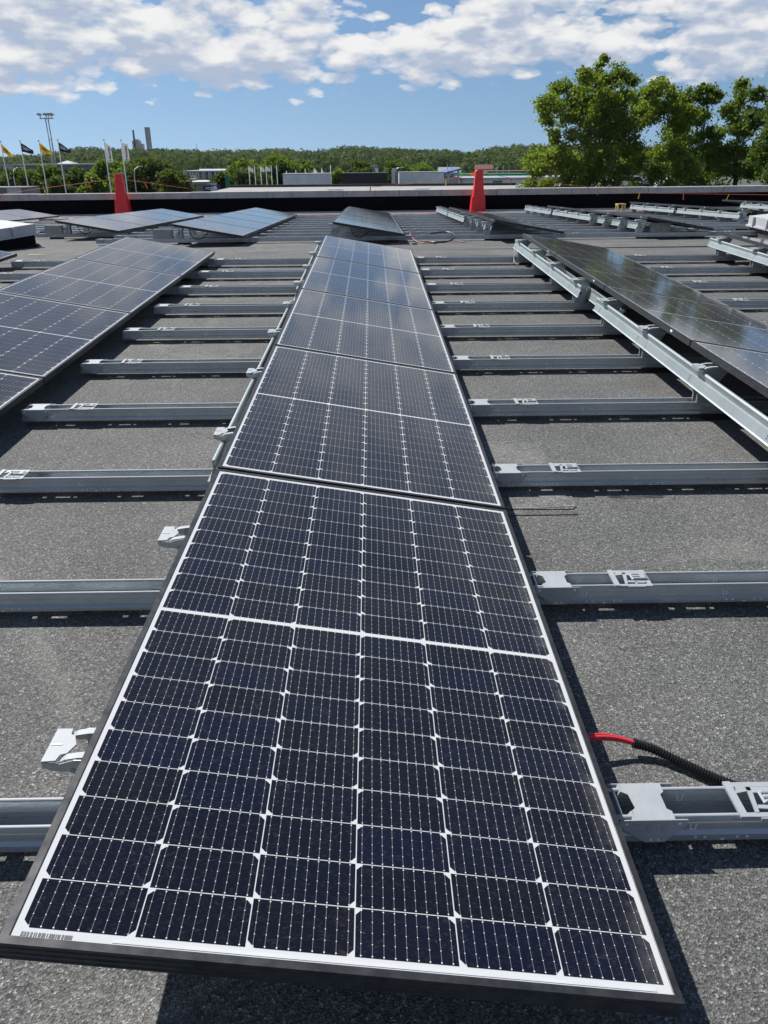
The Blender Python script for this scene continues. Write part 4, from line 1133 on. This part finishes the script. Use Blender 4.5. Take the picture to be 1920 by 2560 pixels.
for x, top, m, w_, lab in ((-9.0, .42, None, 0, 'bare thin pole behind the left white rooftop box'), (-8.05, .48, 'flag_blue', .36, 'pole with dark blue flag tip above the left white box'), (-7.1, .60, None, 0, 'bare thin pole above the middle of the left white box'), (-6.2, .62, 'flag_white', .40, 'pole with white triangular flag above the left white box'), (-5.45, .62, 'flag_white', .22, 'pole with small white flag near the right end of the left white box'), (-4.55, .92, None, 0, 'bare grey pole between the left white box and the black box')):
    flag_pole(x, 84, top, lab, None if m is None else [(x + .03, top - .02), (x + .03, top - .50), (x + w_, top - .55), (x + w_ * .35, top - .12)], m, 'poles behind the rooftop boxes', r=.045, wave=.03, ball=False)

# ------------------------------------------------------------------ tall light mast
t = thing('light_mast', 'tall twin leg light mast with floodlights above the flags', 'light mast', T(-42.0, 110, GZ))
for dx in (0, .33):
    b = MB(); b.tube([(dx * 1.0, 0, 0), (dx, 0, 14.5)], [.10, .07], 8); link('leg', b.mesh('leg', ['lamp_grey'], True), t)
b = MB(); b.box(-.72, 1.0, -.08, .08, 14.42, 14.54)
for zz in (4, 8, 12): b.box(0, .33, -.03, .03, zz, zz + .08)
link('crossbar', b.mesh('crossbar', ['lamp_grey']), t)
for dx, s in ((-.62, -1), (.14, -1), (.48, 1), (.86, 1)):
    b = MB(); b.box(dx - .04, dx + .04, -.05, .05, 14.54, 14.85)
    b.prism([(dx - .12, 14.80), (dx + .15, 14.80), (dx + .15, 15.05), (dx - .10, 15.12), (dx - .38, 14.92)] if s < 0 else [(dx - .15, 14.80), (dx + .12, 14.80), (dx + .38, 14.92), (dx + .10, 15.12), (dx - .15, 15.05)], 'y', -.25, .25)
    link('floodlight', b.mesh('floodlight', ['white_metal']), t)

# ------------------------------------------------------------------ buildings and signs beyond
def bldg(name, lab, cat, parts, group=None):
    t = thing(name, lab, cat, None, group)
    for pn, mat, boxes in parts:
        b = MB()
        for q in boxes: b.box(*q)
        link(pn, b.mesh(pn, [mat]), t)
    return t
t = bldg('office_building', 'long grey office building with small roof pyramid behind the flags', 'building',
         [('wall', 'grey_wall', [(-74.5, -55.5, 170, 185, GZ, .85)]), ('roof', 'pale_wall', [(-74.9, -55.1, 169.7, 185.3, .85, 1.12)]), ('annex', 'pale_wall', [(-74.4, -72.2, 169.5, 169.98, GZ, .80)])])
for wx in (-70.6, -69.6, -62.4, -61.7, -60.9, -59.5, -58.8, -57.8, -57.0):
    b = MB(); b.box(wx, wx + .5, 169.90, 169.99, -.75, -.05); w_ = link('window', b.mesh('window', ['glass_dark']), t)
b = MB(); b.add([(-64.6, 172, 1.12), (-61.2, 172, 1.12), (-61.2, 176, 1.12), (-64.6, 176, 1.12), (-62.9, 174, 1.72)], [(0, 1, 4), (1, 2, 4), (2, 3, 4), (3, 0, 4), (3, 2, 1, 0)])
link('skylight', b.mesh('skylight', ['tower_slate']), t)
b = MB(); b.box(-69.3, -66.2, 169.86, 169.99, -2.0, -.95); link('window', b.mesh('window', ['glass_dark']), t)

# hill-top industrial towers
b = MB(); b.tube([(-332.0, 1200, -6), (-332.0, 1200, 42)], [1.7, 1.35], 10)
tag(link('chimney', b.mesh('chimney', ['chimney_dark'], True)), 'thin dark chimney standing before the pale plant on the hill', 'chimney')
t = thing('plant_building', 'pale industrial block with stepped roof on the hilltop', 'building')
b = MB(); b.box(-336.5, -326.8, 1204, 1216, -6, 28.8); b.box(-334.5, -328.5, 1206, 1214, 28.8, 30.4); link('wall', b.mesh('wall', ['tower_pale']), t)
b = MB(); b.box(-326.79, -322.2, 1206, 1214, -6, 24.6); link('annex', b.mesh('annex', ['tower_pale']), t)
b = MB(); b.box(-336.7, -331, 1203.7, 1203.99, 20.2, 20.9); b.box(-336.7, -326.8, 1203.7, 1203.99, 25.5, 26.3); link('ledge', b.mesh('ledge', ['tower_slate']), t)
t = thing('high_rise', 'tall slim blue grey tower on the hill', 'tower')
b = MB(); b.box(-316.9, -311.2, 1205, 1212, -6, 44.6); link('wall', b.mesh('wall', ['tower_slate']), t)
b = MB(); b.box(-317.1, -311.0, 1204.8, 1212.2, 44.6, 45.5); link('roof', b.mesh('roof', ['tower_pale']), t)
b = MB(); b.box(-317.0, -311.1, 1204.7, 1204.98, 31.0, 31.5); b.box(-316.95, -316.2, 1204.7, 1204.98, -6, 44.5); link('ledge', b.mesh('ledge', ['grey_wall']), t)
t = thing('hill_building', 'low dark flat building at the foot of the slim tower on the hill', 'building')
b = MB(); b.box(-325.5, -301, 1190, 1200, -6, 13.2); link('wall', b.mesh('wall', ['pale_wall']), t)
b = MB(); b.box(-326, -300.4, 1189.4, 1200.6, 13.2, 16.3); link('roof', b.mesh('roof', ['grey_wall']), t)
for x, top, lab in ((-373.5, 22.5, 'thin radio mast on the hill, left of two'), (-366.2, 22.0, 'thin radio mast on the hill, right of two'), (-205.0, 20.0, 'thin guyed mast in front of the forest')):
    b = MB(); b.tube([(x, 1000, -6), (x, 1000, top)], [.45, .28], 5)
    tag(link('radio_mast', b.mesh('radio_mast', ['lamp_grey'])), lab, 'mast', 'thin masts on the hill')

# parking deck with white railings
t = thing('parking_deck', 'open parking deck with white railings right of the olive trees', 'building')
b = MB(); b.box(-43.2, -33.5, 190, 205, -.85, -.55); b.box(-43.2, -33.5, 190, 205, -2.75, -2.4); link('deck', b.mesh('deck', ['roof_tin']), t)
b = MB(); b.box(-43.2, -33.5, 204, 205, GZ, -.85); link('wall', b.mesh('wall', ['grey_wall']), t)
for x in (-43, -41.6, -40.2, -38.8, -37.4, -36.0, -34.4):
    b = MB(); b.box(x, x + .22, 190.1, 190.4, GZ, -.85); b.box(x + .5, x + .65, 190.1, 190.3, -2.4, -.85); link('column', b.mesh('column', ['pole_white']), t)
b = MB()
for zz in (-1.95, -1.55): b.box(-43.2, -33.5, 189.85, 189.95, zz, zz + .10)
b.prism([(-43.1, -1.1), (-42.8, -1.1), (-41.8, -2.4), (-42.1, -2.4)], 'y', 189.6, 189.8)
link('railing', b.mesh('railing', ['white_metal']), t)

bldg('beige_building', 'small beige building with flat grey roof left of the blue sign', 'building', [('wall', 'beige_wall', [(-21.6, -18.8, 95, 103, GZ, -1.0)]), ('roof', 'pale_wall', [(-21.8, -18.6, 94.8, 103.2, -1.0, -.76)]), ('window', 'glass_dark', [(-20.75, -20.6, 94.95, 94.99, -1.9, -1.15), (-19.3, -18.9, 94.95, 94.99, -1.9, -1.2)])])
# blue sign
t = thing('blue_sign', 'dark blue shop sign with white VOLVO lettering beyond the parapet', 'sign', T(-16.87, 85, GZ))
b = MB(); b.box(-.87, .87, -.08, .08, 6.55, 7.12); link('board', b.mesh('board', ['sign_blue']), t)
b = MB(); b.box(-.6, -.5, -.05, .05, 0, 6.55); b.box(.5, .6, -.05, .05, 0, 6.55); link('leg', b.mesh('leg', ['lamp_grey']), t)
b = MB(); b.box(-.06, .55, -.05, .05, 7.12, 7.33); link('cap_box', b.mesh('cap_box', ['lamp_grey']), t)
me = text_mesh('VOLVO', .34, 'letter_white', .004, True)
xs_ = [v.co.x for v in me.vertices]; wd = max(xs_) - min(xs_)
me.transform(T(0, -.09, 6.82) @ Matrix.Rotation(R(90), 4, 'X') @ Matrix.Scale(1.22 / wd, 4, (1, 0, 0)))
link('lettering', me, t)
b = MB(); b.prism([(-1.10, 6.79), (-.98, 6.79), (-.98, 6.86), (-1.10, 6.86)], 'y', -.08, -.04); link('side_plate', b.mesh('side_plate', ['sign_blue']), t)
# green pylon
t = thing('green_pylon', 'slim green sign pylon between trees', 'sign', T(-16.05, 90, GZ))
b = MB(); b.box(-.20, .20, -.22, .22, 0, 7.78); link('body', b.mesh('body', ['green_paint']), t)
b = MB(); b.prism([(-.22, 7.78), (.22, 7.78), (.22, 7.98), (-.02, 7.92)], 'y', -.24, .24); link('cap', b.mesh('cap', ['flag_green']), t)

# neighbouring roof with its low dark parapet, and the boxes that stand behind it
t = bldg('neighbour_building', 'next flat roof with pale felt and low dark parapet beyond the coping', 'building',
         [('roof', 'pale_felt', [(-11.9, 11.3, 28, 67, -.9, -.60)]), ('parapet', 'old_upstand', [(-11.9, 11.3, 67, 67.3, -.9, -.42)]), ('wall', 'grey_wall', [(-11.8, 11.2, 28.1, 67, GZ, -.9)])])
for x, z0 in ((-3.4, -.60), (2.55, -.60)):
    b = MB(); b.box(x * 1.0, x + .95, 56, 56.6, -.599, -.48); b.box(x - .1, x + 1.0, 55.9, 56.7, -.48, -.44)
    tag(link('roof_vent', b.mesh('roof_vent', ['white_metal'])), 'low white roof vent on the pale neighbouring roof, ' + ('left one' if x < 0 else 'right one by the cord'), 'vent', 'roof vents on the pale roof')
b = MB(); b.tube([(5.55, 66.5, -.6), (5.55, 66.5, -.15)], .05, 6); tag(link('roof_stub', b.mesh('roof_stub', ['yellow_paint'])), 'short pale yellow stub pipe on the neighbouring roof', 'pipe')
b = MB(); b.prism([(-12.2, -.60), (-11.92, -.60), (-11.92, -.30), (-12.1, -.35)], 'y', 60, 61); tag(link('flashing_corner', b.mesh('flashing_corner', ['white_metal'])), 'white metal corner flashing at the left end of the neighbouring roof', 'flashing')
def clad_box(x0, x1, y, z1, mat, lab, lines=True):
    t = thing('rooftop_box', lab, 'rooftop box', None, 'boxes behind the neighbouring roof')
    b = MB(); b.box(x0, x1, y, y + 3, GZ, z1 - .03)
    if lines:
        for zz in (z1 - .55, z1 - .95): b.box(x0 - .01, x1 + .01, y - .012, y, zz, zz + .02)
    link('wall', b.mesh('wall', [mat]), t)
    b = MB(); b.box(x0 - .04, x1 + .04, y - .04, y + 3.04, z1 - .03, z1 + .03); link('roof', b.mesh('roof', ['roof_tin' if lines else 'dark_sheet']), t)
clad_box(-8.98, -4.42, 80, .19, 'white_sheet', 'white sheet clad box behind the neighbouring roof, left of the black box')
clad_box(-3.13, 1.02, 75, .27, 'dark_sheet', 'matt black box behind the neighbouring roof', False)
clad_box(2.22, 6.56, 80, .25, 'white_sheet', 'white sheet clad box behind the neighbouring roof, right of the silver arch')
t = thing('arch_sign', 'silver round topped pylon between the black and white boxes', 'sign', T(1.80, 82, GZ))
pts = [(.24 * math.cos(a), 8.35 + .26 * math.sin(a)) for a in [i * math.pi / 10 for i in range(11)]]
b = MB(); b.prism([(.24, 0)] + pts + [(-.24, 0)], 'y', -.35, .35); link('body', b.mesh('body', ['galvanised'], False), t)
b = MB(); b.prism([(.10, 0), (.10, 8.30), (.20, 8.30), (.20, 0)], 'y', -.36, -.351); link('face', b.mesh('face', ['dark_sheet']), t)
t = thing('street_lamp', 'curved street lamp beside the silver arch', 'street lamp', T(2.10, 86, GZ))
b = MB(); b.tube([(0, 0, 0), (0, 0, 8.3), (.08, 0, 8.55), (.35, 0, 8.62), (.55, 0, 8.64)], .04, 6); link('pole', b.mesh('pole', ['lamp_grey'], True), t)
b = MB(); b.box(.50, .80, -.08, .08, 8.62, 8.70); link('lamp_head', b.mesh('lamp_head', ['white_metal']), t)
for x, lab in ((-16.9 - 4.9, 'curved street lamp right of the white banners'), (-32.6, 'street lamp with white head behind the second flag pole')):
    t = thing('street_lamp', lab, 'street lamp', T(x, 75, GZ))
    b = MB(); b.tube([(0, 0, 0), (0, 0, 8.2), (.12, 0, 8.75), (.45, 0, 8.95), (.6, 0, 8.96)], .04, 6); link('pole', b.mesh('pole', ['pole_white'], True), t)
    b = MB(); b.box(.52, .85, -.1, .1, 8.93, 9.03); link('lamp_head', b.mesh('lamp_head', ['white_metal']), t)

# low buildings at right between red post and oak
t = bldg('blue_roof_shed', 'pale shed with slanted blue roof right of the white box', 'building', [('wall', 'pale_wall', [(6.9, 10.9, 108, 116, GZ, -.75)])])
b = MB(); b.prism([(6.7, -.75), (11.1, .30), (11.1, .12), (6.7, -.95)], 'y', 107.5, 116.5); link('roof', b.mesh('roof', ['blue_tin']), t)
b = MB(); b.box(9.4, 9.65, 107.7, 107.95, GZ, .0); b.box(10.7, 10.95, 107.7, 107.95, GZ, .1); link('post', b.mesh('post', ['white_metal']), t)
bldg('long_shed', 'long white shed with grey roof behind the right red post', 'building', [('wall', 'white_sheet', [(11.8, 29.5, 112, 124, GZ, -1.05)]), ('roof', 'roof_tin', [(11.6, 29.7, 111.6, 124.4, -1.05, -.92)]), ('door', 'grey_wall', [(16.0, 17.2, 111.9, 111.98, -2.4, -1.3)]), ('door', 'grey_wall', [(20.5, 21.6, 111.9, 111.98, -2.4, -1.3)])])
bldg('green_shed', 'low shed with green roof edge behind the long white shed', 'building', [('wall', 'grey_wall', [(14, 24, 130, 138, GZ, -1.0)]), ('roof', 'flag_green', [(13.8, 24.2, 129.6, 138.4, -1.0, -.72)])])
bldg('red_roof_house', 'low house with dark red roof left of the oak', 'building', [('wall', 'pale_wall', [(20, 33, 145, 155, GZ, -1.1)]), ('roof', 'dark_red_roof', [(19.7, 33.3, 144.6, 155.4, -1.1, -.55)])])
bldg('white_kiosk', 'small pale block at the right end of the neighbouring roof', 'building', [('wall', 'pale_wall', [(11.5, 13.6, 62, 66, GZ, -.62)]), ('roof', 'white_metal', [(11.4, 13.8, 61.9, 66.1, -.62, -.52)]), ('window', 'glass_dark', [(12.3, 13.0, 61.95, 61.99, -.86, -.68)])])
bldg('grey_annex', 'grey low roof just left of the oak foot', 'building', [('wall', 'grey_wall', [(13.9, 18.0, 70, 78, GZ, -.95)]), ('roof', 'roof_tin', [(13.8, 18.2, 69.8, 78.2, -.95, -.80)])])
for i, x in enumerate((20.7, 21.7, 22.7, 12.3, 13.0)):
    b = MB(); tp = .35 if i < 3 else .75
    b.tube([(x, 140, GZ), (x, 140, tp)], [.09, .06], 6)
    tag(link('lamp_mast', b.mesh('lamp_mast', ['lamp_grey'])), f'bare thin grey mast {["left of the oak, first of three", "left of the oak, second of three", "left of the oak, third of three", "by the right red post, left one", "by the right red post, right one"][i]}', 'mast', 'bare thin masts')
for (x0, x1, z0, z1, y, m, lab) in ((56.5, 63, -1.5, 3.4, 690, 'pale_wall', 'white terrace block on the wooded slope above the right white box'), (-76.5, -69, 2.0, 3.6, 700, 'white_sheet', 'pale roof glimpsed among the hill trees at centre left'), (-51.5, -46, 2.2, 3.3, 700, 'white_sheet', 'small pale roof glimpsed among the hill trees near centre'), (-.6, 2.1, -2.4, -1.1, 300, 'white_sheet', 'white hut with blue base below the far trees')):
    t = thing('distant_house', lab, 'house', None, 'houses among the far trees')
    b = MB()
    if x0 > 50:
        for i in range(3): b.box(x0 + i * 2.1, x0 + i * 2.1 + 1.3, y, y + 6, -7, z1 - .5 * (2 - i))
        b.box(x0 + 6.6, x1 + 3, y, y + 6, -7, z1 + .3)
    else: b.box(x0, x1, y, y + 5, GZ, z1)
    link('wall', b.mesh('wall', [m]), t)
    b = MB(); b.prism([(x0 - .3, z1 + .31), (x1 + .3, z1 + .31), (x1 - .5, z1 + .9), (x0 + .5, z1 + .9)] if x0 < 50 else [(x0 + 6.4, z1 + .31), (x1 + 3.2, z1 + .31), (x1 + 2.6, z1 + .9), (x0 + 7, z1 + .9)], 'y', y - .3, y + 5.3); link('roof', b.mesh('roof', ['roof_tin']), t)

for x0, w_, y, z1, m, lab in ((21, 6, 260, -2.3, 'pale_wall', 'pale house with grey roof half hidden above the long white shed'), (40, 6, 320, -2.0, 'beige_wall', 'beige house half hidden in trees just left of the oak'), (-62, 12, 300, -2.6, 'pale_wall', 'long pale house glimpsed between the flag poles and the banners')):
    t = thing('distant_house', lab, 'house', None, 'houses among the far trees')
    b = MB(); b.box(x0, x0 + w_, y, y + 7, GZ, z1); link('wall', b.mesh('wall', [m]), t)
    b = MB(); b.prism([(y - .4, z1), (y + 7.4, z1), (y + 3.5, z1 + 1.5)], 'x', x0 - .4, x0 + w_ + .4); link('roof', b.mesh('roof', ['roof_tin' if m != 'beige_wall' else 'dark_red_roof']), t)
    for j in range(int(w_ // 2.5)):
        b = MB(); b.box(x0 + .8 + j * 2.4, x0 + 1.7 + j * 2.4, y - .06, y - .005, z1 - 1.6, z1 - .5); link('window', b.mesh('window', ['glass_dark']), t)

# grey containers at the left edge
bldg('grey_container', 'grey corrugated containers behind the parapet at the left edge', 'container', [('wall', 'grey_wall', [(-27.9, -24.9, 58.5, 61, GZ, -.22)]), ('door', 'lamp_grey', [(-27.2, -26.9, 58.4, 58.49, -1.2, -.3)]), ('door', 'lamp_grey', [(-26.2, -25.2, 58.4, 58.49, -1.2, -.3)])])

# parked cars glimpsed under the trees
def car(x, y, rot, lab):
    t = thing('parked_car', lab, 'car', T(x, y, GZ + 6.35) @ Matrix.Rotation(rot, 4, 'Z'), 'parked cars under the trees')
    b = MB(); b.prism([(-2.1, .35), (2.1, .35), (2.15, .75), (1.2, .92), (.75, 1.42), (-1.1, 1.45), (-1.75, .98), (-2.15, .9)], 'y', -.85, .85); link('body', b.mesh('body', ['car_white']), t)
    b = MB(); b.prism([(1.08, .96), (.68, 1.38), (-1.05, 1.40), (-1.6, 1.0)], 'y', -.86, .86); link('window', b.mesh('window', ['car_glass']), t)
    for xx in (-1.3, 1.3):
        for yy in (-.88, .68):
            b = MB(); b.disc((xx, .34), .34, 'y', (yy, yy + .2), 0, 14); link('wheel', b.mesh('wheel', ['tyre']), t)
b = MB(); b.box(18, 42, 70, 95, GZ, GZ + 6.34)
tag(link('parking_roof', b.mesh('parking_roof', ['grey_wall'])), 'grey raised parking level behind the tall trees', 'parking deck')
car(24.6, 80, 0, 'white parked car glimpsed under the oak branches')
car(29.5, 80.5, R(8), 'white parked car glimpsed between the slim trees')

# ------------------------------------------------------------------ the air: far things pale slightly
hz_m = bpy.data.materials.new('haze'); hz_m.use_nodes = True; hz_m.node_tree.nodes.clear()
k = N(hz_m.node_tree)
pv = k('ShaderNodeVolumePrincipled', {'Color': (.80, .88, 1.0, 1), 'Density': .00004, 'Anisotropy': .3})
k('ShaderNodeOutputMaterial', {'Volume': pv.outputs[0]})
MATS['haze'] = hz_m
b = MB(); b.box(-1500, 1500, -60, 1900, GZ - 2, 60)
tag(link('haze', b.mesh('haze', ['haze'])), 'thin bluish summer haze over the far hills', 'haze', None, 'stuff')
